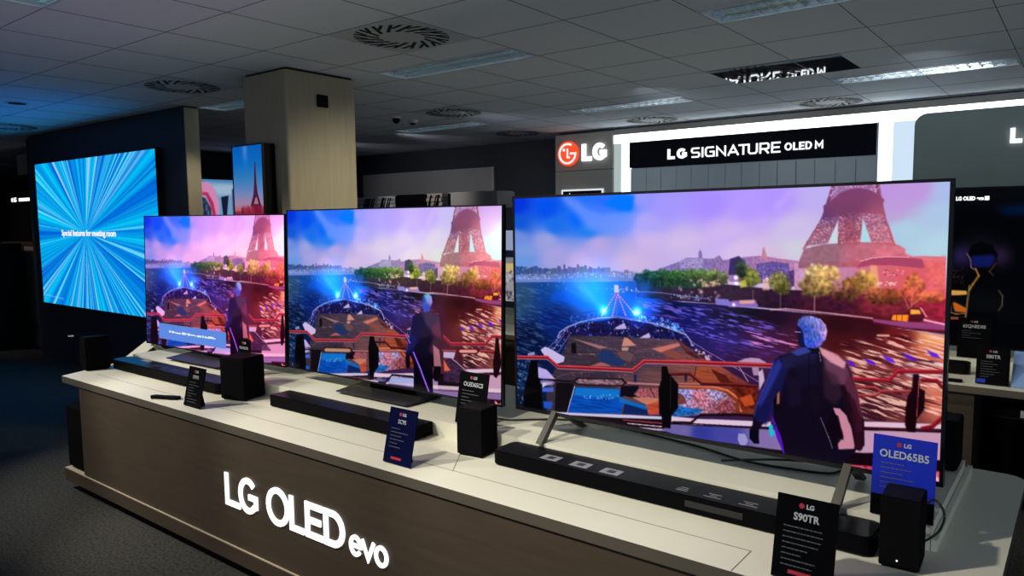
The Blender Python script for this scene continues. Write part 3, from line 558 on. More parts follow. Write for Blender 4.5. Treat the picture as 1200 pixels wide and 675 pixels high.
def prism(bm, pts, d0, d1, plane='xz', mi=0):
    """extrude a closed outline between two depths; plane xz -> depth y, xy -> depth z, yz -> depth x"""
    def P(a, b, d): return {'xz': (a, d, b), 'xy': (a, b, d), 'yz': (d, a, b)}[plane]
    lo = [bm.verts.new(P(a, b, d0)) for a, b in pts]; hi = [bm.verts.new(P(a, b, d1)) for a, b in pts]
    n = len(pts)
    fs = [bm.faces.new(lo), bm.faces.new(hi[::-1])]
    for i in range(n): fs.append(bm.faces.new((lo[i], hi[i], hi[(i + 1) % n], lo[(i + 1) % n])))
    for f in fs: f.material_index = mi
    bmesh.ops.recalc_face_normals(bm, faces=fs)
    return bm
def tube(bm, pts, r, n=8):
    pts = [Vector(p) for p in pts]; rings = []
    for i, p in enumerate(pts):
        t = (pts[min(i + 1, len(pts) - 1)] - pts[max(i - 1, 0)]).normalized()
        u = t.cross(Vector((0, 0, 1)));
        if u.length < 1e-3: u = t.cross(Vector((0, 1, 0)))
        u.normalize(); v = t.cross(u)
        rings.append([bm.verts.new(p + (u * math.cos(a) + v * math.sin(a)) * r) for a in [2 * math.pi * k / n for k in range(n)]])
    for a, b in zip(rings, rings[1:]):
        for k in range(n): bm.faces.new((a[k], a[(k + 1) % n], b[(k + 1) % n], b[k]))
    bm.faces.new(rings[0][::-1]); bm.faces.new(rings[-1])
    return bm
def smooth_path(pts, k=6):
    out = []
    P = [Vector(p) for p in pts]
    for i in range(len(P) - 1):
        a, b, c, d = P[max(i - 1, 0)], P[i], P[i + 1], P[min(i + 2, len(P) - 1)]
        for j in range(k):
            t = j / k
            out.append(.5 * ((2 * b) + (c - a) * t + (2 * a - 5 * b + 4 * c - d) * t * t + (3 * b - a - 3 * c + d) * t ** 3))
    out.append(P[-1]); return out
def rrect(w, h, r, n=5, cx=0, cy=0):
    out = []
    for sx, sy, a0 in ((1, 1, 0), (-1, 1, 90), (-1, -1, 180), (1, -1, 270)):
        for i in range(n + 1):
            a = math.radians(a0 + 90 * i / n)
            out.append((cx + sx * (w / 2 - r) + r * math.cos(a), cy + sy * (h / 2 - r) + r * math.sin(a)))
    return out
def empty(name, loc=(0, 0, 0), rot=(0, 0, 0)):
    o = D.objects.new(name, None); o.location = loc; o.rotation_euler = rot; o.empty_display_size = .05
    return link(o)
def tag(o, label, cat, group=None, kind=None):
    o['label'] = label; o['category'] = cat
    if group: o['group'] = group
    if kind: o['kind'] = kind
    return o
def struct(o, label=None):
    o['kind'] = 'structure'
    if label: o['label'] = label
    return o
def copy_tree(o, parent=None):
    c = o.copy(); COL.objects.link(c)
    if parent: c.parent = parent
    for ch in list(o.children): copy_tree(ch, c)
    return c
def text_bm(s, size, bold=0., depth=.001, align='LEFT', sx=1.0, space=1.0):
    """lettering standing in the xz plane, facing -y"""
    cu = D.curves.new('txt', 'FONT'); cu.body = s; cu.size = size; cu.offset = bold; cu.extrude = depth; cu.align_x = align
    cu.resolution_u = 3; cu.space_character = space
    ob = D.objects.new('txt', cu); COL.objects.link(ob)
    bpy.context.view_layer.update()
    me = D.meshes.new_from_object(ob.evaluated_get(bpy.context.evaluated_depsgraph_get()))
    D.objects.remove(ob); D.curves.remove(cu)
    me.transform(Matrix.Rotation(math.pi / 2, 4, 'X') @ Matrix.Scale(sx, 4, (1, 0, 0)))
    bm = bmesh.new(); bm.from_mesh(me); D.meshes.remove(me)
    for f in bm.faces: f.material_index = 0
    return bm
def move(bm, x, y, z):
    bmesh.ops.translate(bm, verts=bm.verts, vec=(x, y, z)); return bm
def ribbon(bm, pts, w, d0, d1, closed=False, cap=True):
    """flat band of width w along a polyline in the xz plane"""
    P = [Vector((a, b)) for a, b in pts]; n = len(P); L, R = [], []
    for i in range(n):
        if closed: a, b = P[(i - 1) % n], P[(i + 1) % n]; p = P[i]; t1 = (p - a).normalized(); t2 = (b - p).normalized()
        else:
            t1 = (P[i] - P[i - 1]).normalized() if i else (P[1] - P[0]).normalized()
            t2 = (P[i + 1] - P[i]).normalized() if i < n - 1 else t1
        n1 = Vector((-t1.y, t1.x)); n2 = Vector((-t2.y, t2.x)); m = (n1 + n2).normalized(); k = w / 2 / max(.5, m.dot(n1))
        L.append(P[i] + m * k); R.append(P[i] - m * k)
    V = [[bm.verts.new((q.x, d, q.y)) for q in s] for s in (L, R) for d in (d0, d1)]
    L0, L1, R0, R1 = V; fs = []
    rng = range(n) if closed else range(n - 1)
    for i in rng:
        j = (i + 1) % n
        fs += [bm.faces.new((L0[i], L0[j], R0[j], R0[i])), bm.faces.new((L1[i], R1[i], R1[j], L1[j])), bm.faces.new((L0[i], L1[i], L1[j], L0[j])), bm.faces.new((R0[i], R0[j], R1[j], R1[i]))]
    if not closed: fs += [bm.faces.new((L0[0], R0[0], R1[0], L1[0])), bm.faces.new((L0[-1], L1[-1], R1[-1], R0[-1]))]
    bmesh.ops.recalc_face_normals(bm, faces=fs)
    return bm
def arc(cx, cy, rx, ry, a0, a1, n=14):
    return [(cx + rx * math.cos(math.radians(a0 + (a1 - a0) * i / n)), cy + ry * math.sin(math.radians(a0 + (a1 - a0) * i / n))) for i in range(n + 1)]
def glyph(ch, w, h, s):
    """strokes (polylines, closed?) of a letter in a w x h box, s = stroke width"""
    a = s / 2; x0, x1, y0, y1 = a, w - a, a, h - a; cx, cy = w / 2, h / 2; rx, ry = (x1 - x0) / 2, (y1 - y0) / 2; q = min(rx, ry) * .75
    if ch == 'L': return [([(x0, h), (x0, y0), (w, y0)], 0)]
    if ch == 'I': return [([(cx, 0), (cx, h)], 0)]
    if ch == 'O' or ch == 'o': return [(arc(cx, cy, rx, ry, 0, 345, 23), 1)]
    if ch == 'E': return [([(w, y1), (x0, y1), (x0, y0), (w, y0)], 0), ([(x0, cy), (w * .9, cy)], 0)]
    if ch == 'D': return [([(x0, y0), (x0, y1), (cx * .9, y1)] + arc(cx * .9, cy, x1 - cx * .9, ry, 80, -80, 10) + [(cx * .9, y0)], 1)]
    if ch == 'G': return [(arc(cx, cy, rx, ry, 42, 318, 20) + [(x1, y0 + ry * .4), (x1, cy - a * .3), (cx + a * .3, cy - a * .3)], 0)]
    if ch == 'e': return [([(x0 + a * .5, cy), (x1, cy)] + arc(cx, cy, rx, ry, 8, 325, 20), 0)]
    if ch == 'v': return [([(x0 - a * .3, h), (cx, y0), (x1 + a * .3, h)], 0)]
    if ch == 'S': return [([(x1, y1), (x0 + q * .4, y1), (x0, y1 - q * .4), (x0, cy + q * .4), (x0 + q * .4, cy), (x1 - q * .4, cy), (x1, cy - q * .4), (x1, y0 + q * .4), (x1 - q * .4, y0), (x0, y0)], 0)]
    if ch == 'g': return [([(x1, y1), (x0 + q * .5, y1), (x0, y1 - q * .5), (x0, y0 + q * .5), (x0 + q * .5, y0), (x1, y0), (x1, cy), (cx, cy)], 0)]
    if ch == 'N': return [([(x0, 0), (x0, y1), (x1, y0), (x1, h)], 0)]
    if ch == 'A': return [([(x0 - a * .4, 0), (cx, y1), (x1 + a * .4, 0)], 0), ([(w * .25, h * .3), (w * .75, h * .3)], 0)]
    if ch == 'T': return [([(0, y1), (w, y1)], 0), ([(cx, y1), (cx, 0)], 0)]
    if ch == 'U': return [([(x0, h), (x0, y0 + q * .5), (x0 + q * .5, y0), (x1 - q * .5, y0), (x1, y0 + q * .5), (x1, h)], 0)]
    if ch == 'R': return [([(x0, 0), (x0, y1), (x1 - q * .4, y1), (x1, y1 - q * .4), (x1, h * .52), (x1 - q * .4, h * .42), (x0, h * .42)], 0), ([(cx, h * .42), (x1, 0)], 0)]
    if ch == 'M': return [([(x0, 0), (x0, y1), (cx, h * .35), (x1, y1), (x1, 0)], 0)]
def letter(ch, x0, x1, z0, z1, s, y, d, m, parent, name='letter'):
    bm = bmesh.new()
    for pts, cl in glyph(ch, x1 - x0, z1 - z0, s): ribbon(bm, pts, s, 0, -d, bool(cl))
    move(bm, x0, y, z0)
    return make(name, bm, m, parent)
def picture_mesh(name, arr, w, h, m, parent, nx, x0=None, z0=0., y=0.):
    """a flat display surface w x h, its lit picture stored per point (arr = rows x cols x 3, sRGB 0..1, top row first)"""
    ny = max(2, int(nx * h / w)); H_, W_ = arr.shape[:2]
    if x0 is None: x0 = -w / 2
    ys = np.linspace(0, H_ - 1, ny + 1); xs = np.linspace(0, W_ - 1, nx + 1)
    k = max(1, int(W_ / nx / 1.6))
    if k > 1: arr = np.stack([_box(arr[..., c], k // 2) for c in range(3)], -1)
    a = arr[ys.astype(int)][:, xs.astype(int)]
    lin = np.where(a > .04045, ((a + .055) / 1.055) ** 2.4, a / 12.92)
    X, Z = np.meshgrid(x0 + np.linspace(0, w, nx + 1), z0 + h - np.linspace(0, h, ny + 1))
    co = np.stack([X, np.full_like(X, y), Z], -1).reshape(-1, 3)
    i = np.arange(ny)[:, None] * (nx + 1) + np.arange(nx)[None, :]
    q = np.stack([i, i + nx + 1, i + nx + 2, i + 1], -1).reshape(-1, 4)
    me = D.meshes.new(name); me.vertices.add(len(co)); me.vertices.foreach_set('co', co.ravel())
    me.loops.add(q.size); me.loops.foreach_set('vertex_index', q.ravel())
    me.polygons.add(len(q)); me.polygons.foreach_set('loop_start', np.arange(0, q.size, 4)); me.polygons.foreach_set('loop_total', np.full(len(q), 4))
    me.update(calc_edges=True)
    at = me.color_attributes.new('picture', 'FLOAT_COLOR', 'POINT')
    rgba = np.ones((len(co), 4)); rgba[:, :3] = lin.reshape(-1, 3); at.data.foreach_set('color', rgba.ravel())
    me.materials.append(m)
    return link(D.objects.new(name, me), parent)
# ------------------------------------------------------------------ the room
ZC = 2.635
struct(make('floor', B(-15, 3, -3, 8.3, -.05, 0), 'carpet'))
fix = [(-6.43, 1.22), (-4.03, 1.22), (-1.63, 1.22), (-6.43, 3.62), (-4.03, 3.62), (-1.63, 3.62), (-6.43, 6.02), (-4.03, 6.02), (-1.63, 6.02), (.77, 3.62), (.77, 6.02)]
bm = bmesh.new(); cx0, cy0 = -.43 - .6 * 24, 3.32 - .6 * 7
def fixture_at(x, y): return any(a < x < a + 1.2 and b < y < b + .3 for a, b in fix)
VM = {}
def V(i, j):
    if (i, j) not in VM: VM[i, j] = bm.verts.new((cx0 + .3 * i, cy0 + .3 * j, ZC))
    return VM[i, j]
for i in range(60):
    for j in range(32):
        if not fixture_at(cx0 + .3 * i + .15, cy0 + .3 * j + .15): bm.faces.new((V(i, j), V(i, j + 1), V(i + 1, j + 1), V(i + 1, j)))
ceil = make('ceiling', bm, 'tile'); struct(ceil)
bm = bmesh.new()
for i in range(31):
    x = -.43 + .6 * (i - 24); box(bm, x - .0018, x + .0018, cy0, cy0 + 9.6, ZC - .0015, ZC + .001)
for j in range(17):
    y = cy0 + .6 * j; box(bm, cx0, cx0 + 18, y - .0014, y + .0014, ZC - .0015, ZC + .001)
struct(make('trim_1', bm, 'grid', ceil))
# walls
struct(make('wall_back', B(-10.4, -5.18, 8.05, 8.15, 0, ZC + .1), 'navy'))
struct(make('wall_right', B(-5.18, 3, 7.62, 7.72, 0, ZC + .1), 'navy'))
struct(make('wall_side', B(-10.4, -10.3, 3.62, 8.05, 0, ZC + .1), 'navy'))
struct(make('wall_left', B(-15, -14.9, -3, 8.15, 0, ZC + .1), 'navy'))
struct(make('wall_far', B(-15, -10.4, 6.2, 6.3, 0, ZC + .1), 'navy'))
part = struct(make('wall_partition', B(-9.98, -6.41, 3.5, 3.62, 0, ZC), 'navy_led'))
struct(make('trim_2', B(-6.41, -6.395, 3.495, 3.625, 0, ZC - .02), 'oakv', part))
# ceiling fixtures
def luminaire():
    o = empty('ceiling_light')
    bm = bmesh.new()
    for a in ((0, 1.2, 0, .018), (0, 1.2, .282, .3), (0, .018, .018, .282), (1.182, 1.2, .018, .282)): box(bm, a[0], a[1], a[2], a[3], -.006, .004)
    make('frame', bm, 'ventplate', o)
    bm = bmesh.new()   # curved reflector troughs
    for y0 in (.018, .152):
        for k in range(8):
            a, b = math.pi * k / 8, math.pi * (k + 1) / 8; c = y0 + .065
            q = [(.018, c - .065 * math.cos(a), .07 * math.sin(a)), (1.182, c - .065 * math.cos(a), .07 * math.sin(a)), (1.182, c - .065 * math.cos(b), .07 * math.sin(b)), (.018, c - .065 * math.cos(b), .07 * math.sin(b))]
            bm.faces.new([bm.verts.new(p) for p in q])
    make('reflector', bm, 'chrome', o)
    bm = bmesh.new()
    for k in range(1, 16): box(bm, .018 + k * .0727, .0205 + k * .0727, .018, .282, 0, .035)
    box(bm, .018, 1.182, .147, .153, 0, .04)
    make('louvre', bm, 'chrome', o)
    for y in (.083, .217): make('lamp_tube', tube(bmesh.new(), [(.05, y, .052), (1.15, y, .052)], .008, 8), 'tube', o)
    return o
LL = ['recessed louvre ceiling light at the ceiling corner above the big blue display', 'recessed louvre ceiling light nearest the top left frame edge with bright reflections', 'louvre ceiling light', 'recessed louvre ceiling light half hidden behind the oak column',
      'recessed louvre ceiling light with turquoise sheen, beside the big slotted round vent', 'recessed louvre ceiling light cut by the top edge of the picture above the nearest television', 'thin recessed louvre ceiling light farthest back, between the oak column and the red sign logo',
      'thin recessed louvre ceiling light above the red sign logo', 'long recessed louvre ceiling light above the rounded grey sign board', 'x', 'x']
l0 = None
for k, (x, y) in enumerate(fix):
    if k in (0, 2, 9, 10): continue
    if l0 is None: l0 = luminaire(); c = l0
    else: c = copy_tree(l0)
    c.location = (x, y, ZC); tag(c, LL[k], 'ceiling light', 'recessed louvre ceiling lights')
def vent(nm='ceiling_vent', plate='ventplate', big=True):
    o = empty(nm)
    make('plate', B(.006, .594, .006, .594, -.004, .002), plate, o)
    bm = bmesh.new()
    for k in range(32):
        a = 2 * math.pi * k / 32; r0, r1 = ((.12, .27) if k % 2 else (.19, .27)); w = .011
        u = Vector((math.cos(a), math.sin(a), 0)); n = Vector((-u.y, u.x, 0)); sk = n * (-.05)
        vs = [Vector((.3, .3, -.0055)) + u * r + n * s * w + (sk if r == r0 else Vector()) for r, s in ((r0, -1), (r1, -1), (r1, 1), (r0, 1))]
        vt = [v + Vector((0, 0, .003)) for v in vs]
        lo = [bm.verts.new(v) for v in vs]; hi = [bm.verts.new(v) for v in vt]
        bm.faces.new(lo[::-1]); bm.faces.new(hi)
        for i in range(4): bm.faces.new((lo[i], lo[(i + 1) % 4], hi[(i + 1) % 4], hi[i]))
    make('slots', bm, 'void', o)
    return o
v0 = vent(); VL = [(-3.43, 2.72, 'large round slotted air vent nearest the camera in the ceiling'), (-5.83, 2.72, 'round slotted air vent in the ceiling left of the oak column'), (-5.23, 5.12, 'square air vent plate in the ceiling right of the oak column'),
                   (-5.83, 6.92, 'dim air vent plate in the ceiling, farthest back by the dark wall'), (-4.03, 6.92, 'dim air vent plate against the back wall above the lit white post'), (-2.23, 6.92, 'dark air vent plate against the back wall above the lit headline sign'), (-9.43, 2.72, 'blue-lit air vent in the ceiling at the left frame edge')]
for k, (x, y, lb) in enumerate(VL):
    c = v0 if k == 0 else copy_tree(v0)
    c.location = (x, y, ZC); tag(c, lb, 'air vent', 'square ceiling air vents')
g = vent(plate='ventgloss'); g.location = (-2.23, 5.12, ZC); tag(g, 'shiny ceiling air vent plate mirroring the lit sign lettering', 'air vent', 'square ceiling air vents')
o = make('ceiling_tile_panel', B(-1.624, -1.33, 5.126, 5.714, ZC - .004, ZC + .002), 'ventgloss'); tag(o, 'shiny narrow metal ceiling panel beside the mirroring air vent', 'ceiling panel')
o = empty('downlight', (-7.31, 2.5, ZC)); tag(o, 'small round dark downlight in the blue-lit ceiling', 'ceiling light')
bm = bmesh.new(); bmesh.ops.create_cone(bm, cap_ends=True, segments=24, radius1=.09, radius2=.1, depth=.012); make('ring', bm, 'ventplate', o)
bm = bmesh.new(); bmesh.ops.create_cone(bm, cap_ends=True, segments=24, radius1=.07, radius2=.07, depth=.01); move(bm, 0, 0, -.003); make('lens', bm, 'void', o)
o = empty('smoke_detector', (-5.62, 5.55, ZC)); tag(o, 'small pale smoke detector on the ceiling beside the far square vent', 'smoke detector')
bm = bmesh.new(); bmesh.ops.create_cone(bm, cap_ends=True, segments=20, radius1=.045, radius2=.06, depth=.03); move(bm, 0, 0, -.016); make('housing', bm, 'white', o)
bm = bmesh.new(); bmesh.ops.create_cone(bm, cap_ends=True, segments=16, radius1=.02, radius2=.035, depth=.02); move(bm, 0, 0, -.04); make('sensor', bm, 'dgrey', o)
o = empty('ceiling_camera', (-5.55, 5.25, ZC)); tag(o, 'small dome camera hanging under the ceiling right of the oak column', 'camera')
bm = bmesh.new(); bmesh.ops.create_cone(bm, cap_ends=True, segments=20, radius1=.05, radius2=.05, depth=.02); move(bm, 0, 0, -.01); make('base', bm, 'white', o)
bm = bmesh.new(); bmesh.ops.create_uvsphere(bm, u_segments=16, v_segments=10, radius=.04); move(bm, 0, 0, -.03); make('dome', bm, 'black', o, smooth=True)
# column
col = empty('column', (-4.56, 3.37, 0)); tag(col, 'square oak-clad column reaching the ceiling behind the middle displays', 'column')
make('cladding', prism(bmesh.new(), rrect(.51, .6, .02, 4), 0, ZC - .018, 'xy'), 'oakv', col)
make('shadow_gap', B(-.24, .24, -.28, .28, ZC - .02, ZC), 'void', col)
make('wall_box', B(.256, .272, -.05, .04, 2.395, 2.48, bev=.004), 'black', col)
# ------------------------------------------------------------------ sign wall
sw = empty('sign_wall', (0, 7.6, 0)); tag(sw, 'taupe and grey brand wall with glowing white frame along the back', 'display wall')
make('left_panel', B(-5.18, -4.385, -.08, 0, 0, 2.165), 'taupe', sw)
make('logo_panel', B(-5.18, -4.385, -.08, 0, 2.172, 2.6), 'taupe', sw)
make('top_fascia', B(-4.385, 2.5, -.05, 0, 2.55, 2.61), 'taupe', sw)
make('light_band', B(-4.385, 2.5, -.04, 0, 2.45, 2.55), 'ltband', sw)
make('light_post', B(-4.29, -4.177, -.04, 0, 0, 2.45), 'ltband', sw)
make('light_post_side', B(-4.385, -4.29, -.045, 0, 0, 2.45), 'ltdim', sw)
make('light_post', B(-1.59, -1.47, -.04, 0, 0, 2.45), 'ltband', sw)
make('light_post_side', B(-1.47, -1.2, -.035, 0, 0, 2.45), 'ltpost', sw)
make('headline_panel', B(-4.177, -1.60, -.06, 0, 2.165, 2.452), 'signblack', sw)
make('headline_edge', B(-1.60, -1.585, -.065, 0, 0, 2.455), 'greypanel', sw)
xs = [-4.165, -3.97, -3.79, -3.6, -3.43, -3.236, -3.05, -2.875, -2.69, -2.509, -2.326, -2.148, -1.96, -1.777, -1.60]
bm = bmesh.new()
for a, b in zip(xs, xs[1:]): box(bm, a + .003, b - .003, -.045, 0, 0, 2.145)
box(bm, -4.177, -1.60, -.03, 0, 0, 2.16)
make('fluted_panels', bm, 'greypanel', sw)
pts = [(-1.29, 0), (2.5, 0), (2.5, 2.498)] + [(-1.19 + .1 * math.cos(math.radians(a)), 2.398 + .1 * math.sin(math.radians(a))) for a in (90, 108, 126, 144, 162, 180)]
make('rounded_board', prism(bmesh.new(), pts, -.07, -.03, 'xz'), 'greygreen', sw)
lg = empty('lit_logo_sign', (-4.98, 7.515, 2.372)); tag(lg, 'glowing round red logo with white letters beside it on the taupe panel', 'sign')
bm = bmesh.new(); prism(bm, arc(0, 0, .146, .146, 0, 350, 35), 0, -.03); make('red_disc', bm, 'ltred', lg)
bm = bmesh.new(); ribbon(bm, arc(0, 0, .113, .113, 60, 350, 30) + [(.113, 0), (.035, 0)], .024, -.031, -.036); ribbon(bm, [(0, .06), (0, -.045), (.035, -.045)], .022, -.031, -.036)
prism(bm, arc(-.05, .045, .018, .018, 0, 330, 11), -.031, -.036); make('logo_lines', bm, 'ltpink', lg)
letter('L', .195, .325, -.1, .1, .052, 0, .03, 'ltsign', lg); letter('G', .345, .525, -.1, .1, .05, 0, .03, 'ltsign', lg)
hs = empty('headline_sign', (0, 7.54, 2.2)); tag(hs, 'long white glowing headline lettering on the black panel', 'sign')
def word(chs, spans, z0, z1, s, y, d, m, p):
    for ch, (a, b) in zip(chs, spans): letter(ch, a, b, z0, z1, s, y, d, m, p)
word('LG', [(-3.70, -3.615), (-3.59, -3.475)], .035, .145, .03, 0, .012, 'ltsign', hs)
x = -3.425; ws = {'S': .10, 'I': .02, 'g': .105, 'N': .105, 'A': .118, 'T': .1, 'U': .1, 'R': .1, 'E': .09}
for ch in 'SIgNATURE':
    letter(ch, x, x + ws[ch], .035, .142, .0165, 0, .012, 'ltsign', hs); x += ws[ch] + (.019 if ch not in 'AT' else -.002)
sc = (-2.03 + 3.42) / 1 if False else 1
for ch, a, e2 in (('O', -2.435, -2.365), ('L', -2.352, -2.305), ('E', -2.295, -2.245), ('D', -2.235, -2.175), ('M', -2.145, -2.07)): letter(ch, a, e2, .049, .125, .0145, 0, .012, 'ltsign', hs)
rs = empty('wall_logo_letters', (0, 7.525, 2.19)); tag(rs, 'white glowing letters on the rounded grey-green board, cut by the right frame edge', 'sign')
letter('L', -.57, -.485, 0, .125, .034, 0, .02, 'ltsign', rs); letter('G', -.465, -.35, 0, .125, .034, 0, .02, 'ltsign', rs)
fr = empty('framed_notice', (-4.79, 7.5, 1.945)); tag(fr, 'small black notice in a glowing white frame under the round red logo', 'notice')
bm = bmesh.new()
for a in ((-.29, .29, -.018, 0), (-.29, -.272, -.4, -.018), (.272, .29, -.4, -.018), (-.29, .29, -.418, -.4)): box(bm, a[0], a[1], 0, .018, a[2], a[3])
make('frame', bm, 'ltframe', fr); make('panel', B(-.272, .272, .005, .019, -.4, -.018), 'bezel', fr)
make('print', move(text_bm('4', .05, 0, .001), -.19, .004, -.075), 'ltsign', fr)
gb = empty('wall_board', (-7.53, 8.02, 0)); tag(gb, 'large plain grey board on the dark back wall behind the column', 'board')
make('panel', B(-1.75, .95, 0, .03, 1.2, 2.325), 'greyboard', gb); make('edge_trim', B(.95, .965, -.002, .03, 1.2, 2.328), 'greypanel', gb)
# shelf with stored goods
sh = empty('shelf_unit', (-5.2, 5.75, 0)); tag(sh, 'dark shelf unit carrying folded goods behind the middle display', 'shelf')
make('carcass', B(-1.45, .72, -.16, .2, 0, 1.70), 'navy', sh)
def goods(name, x0, x1, z1, m, lb, fold=True, y0=5.62, y1=5.9):
    o = empty(name, ((x0 + x1) / 2, y0, 1.70)); w = (x1 - x0) / 2; tag(o, lb, 'stored goods')
    if fold:
        bm = bmesh.new()
        n = 4
        for k in range(n): box(bm, -w + .004 * (k % 2), w - .005 * ((k + 1) % 2), .01 * (k % 2), y1 - y0, (z1 - 1.70) * k / n + .001, (z1 - 1.70) * (k + 1) / n - .002, bev=.006)
        make('layers', bm, m, o)
        bm = bmesh.new()
        r = random.Random(int(x0 * 100))
        for k in range(6):
            xx = r.uniform(-w * .8, w * .7); tube(bm, [(xx, -.004, .02), (xx + .02, -.006, .07), (xx + .05, -.004, z1 - 1.70 - .02)], .006, 6)
        make('wrapping_cords', bm, 'black', o)
    else:
        make('body', prism(bmesh.new(), rrect(2 * w, z1 - 1.70, .03, 4, 0, (z1 - 1.70) / 2), 0, y1 - y0, 'xz'), m, o)
        make('side_strap', B(-w - .003, -w + .03, -.004, .01, .01, z1 - 1.712), 'black', o)
    return o
goods('bagged_goods', -6.63, -6.28, 1.862, 'greypanel', 'crumpled pale bagged goods with dark streaks beside the oak column')
goods('folded_textiles', -6.27, -6.06, 1.866, 'ventplate', 'grey folded textiles between the bagged goods and the black box')
o = goods('black_box', -5.98, -5.53, 1.872, 'black', 'flat black box on the shelf behind the middle display', False)
goods('striped_packets', -5.52, -5.30, 1.876, 'taupe', 'striped dark packets right of the flat black box')
goods('grey_case', -5.20, -4.56, 1.878, 'greyboard', 'long grey rounded case at the end of the shelf', False)
# ------------------------------------------------------------------ main counter
ct = empty('display_counter', (-2.5, 1.8, 0)); tag(ct, 'long low cream-topped display counter with brown front and glowing lettering', 'counter')
def CB(name, x0, x1, y0, y1, z0, z1, m, bev=0):
    return make(name, B(x0 + 2.5, x1 + 2.5, y0 - 1.8, y1 - 1.8, z0, z1, bev=bev), m, ct)
pts = [(-4.78, 1.768), (-.132, 1.768), (-.132, 2.97)] + [(-.192 + .06 * math.cos(math.radians(a)), 2.97 + .06 * math.sin(math.radians(a))) for a in (30, 60, 90)] + [(-4.88, 3.03), (-4.93, 2.98), (-4.93, 2.35)]
pts = [(-4.78, 1.768), (-.132, 1.768), (-.132, 2.97), (-.14, 3.0), (-.162, 3.022), (-.192, 3.03), (-4.99, 3.03), (-4.99, 2.3)]
bm = prism(bmesh.new(), [(a + 2.5, b - 1.8) for a, b in pts], .662, .70, 'xy')
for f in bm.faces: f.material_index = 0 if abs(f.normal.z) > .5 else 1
make('top_slab', bm, ['cream', 'edge'], ct)
make('worktop_joint', box(box(B(-.0, 4.7 - 2.5 + .0, 0, 0, 0, 0) if False else bmesh.new(), -4.66 + 2.5, -.68 + 2.5, 1.9105 - 1.8, 1.9125 - 1.8, .699, .7006), -.683 + 2.5, -.681 + 2.5, 1.77 - 1.8, 1.9105 - 1.8, .699, .7006), 'edge', ct)
bm = bmesh.new(); bmesh.ops.create_cube(bm, size=1); bmesh.ops.scale(bm, vec=(.002, .19, .0016), verts=bm.verts)
bmesh.ops.rotate(bm, verts=bm.verts, cent=(0, 0, 0), matrix=Matrix.Rotation(math.radians(34), 3, 'Z')); move(bm, -1.82 + 2.5, 1.985 - 1.8, .6998); make('cross_joint', bm, 'edge', ct)
CB('shadow_gap', -4.52, -.25, 1.80, 2.9, .652, .663, 'void')
CB('front_panel', -4.572, -.2, 1.777, 1.80, .134, .656, 'oak')
CB('end_panel', -4.572, -4.55, 1.80, 2.95, .134, .656, 'oak'); CB('end_panel', -.24, -.22, 1.80, 2.95, .134, .656, 'oak'); CB('rear_panel', -4.572, -.22, 2.95, 2.97, .134, .656, 'oak')
bm = B(-4.83 + 2.5, -.1 + 2.5, 1.769 - 1.8, 2.99 - 1.8, .058, .130, bev=.002); make('plinth', bm, 'oak', ct)
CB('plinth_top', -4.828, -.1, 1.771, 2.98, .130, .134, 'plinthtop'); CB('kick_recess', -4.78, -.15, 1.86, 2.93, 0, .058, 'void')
CB('step_deck', -4.80, -.30, 2.197, 2.89, .70, .765, 'cream'); CB('step_trim', -.298, -.284, 2.2, 2.95, .70, .732, 'cream')
lx = [('L', -3.052, -2.935, .320, .470), ('G', -2.943, -2.799, .316, .479), ('O', -2.731, -2.571, .316, .484), ('L', -2.568, -2.473, .323, .472), ('E', -2.462, -2.351, .323, .472), ('D', -2.343, -2.216, .323, .472),
      ('e', -2.190, -2.118, .323, .408), ('v', -2.122, -2.044, .323, .402), ('o', -2.047, -1.973, .320, .404)]
fs = empty('front_lettering', (-2.55, 1.7762, 0)); tag(fs, 'glowing white letters on the brown front of the long counter', 'sign')
for ch, a, b, c, d in lx: letter(ch, a + 2.55, b + 2.55, c, d, (.0265 if d > .42 else .0165), 0, .006, 'ltemis', fs)
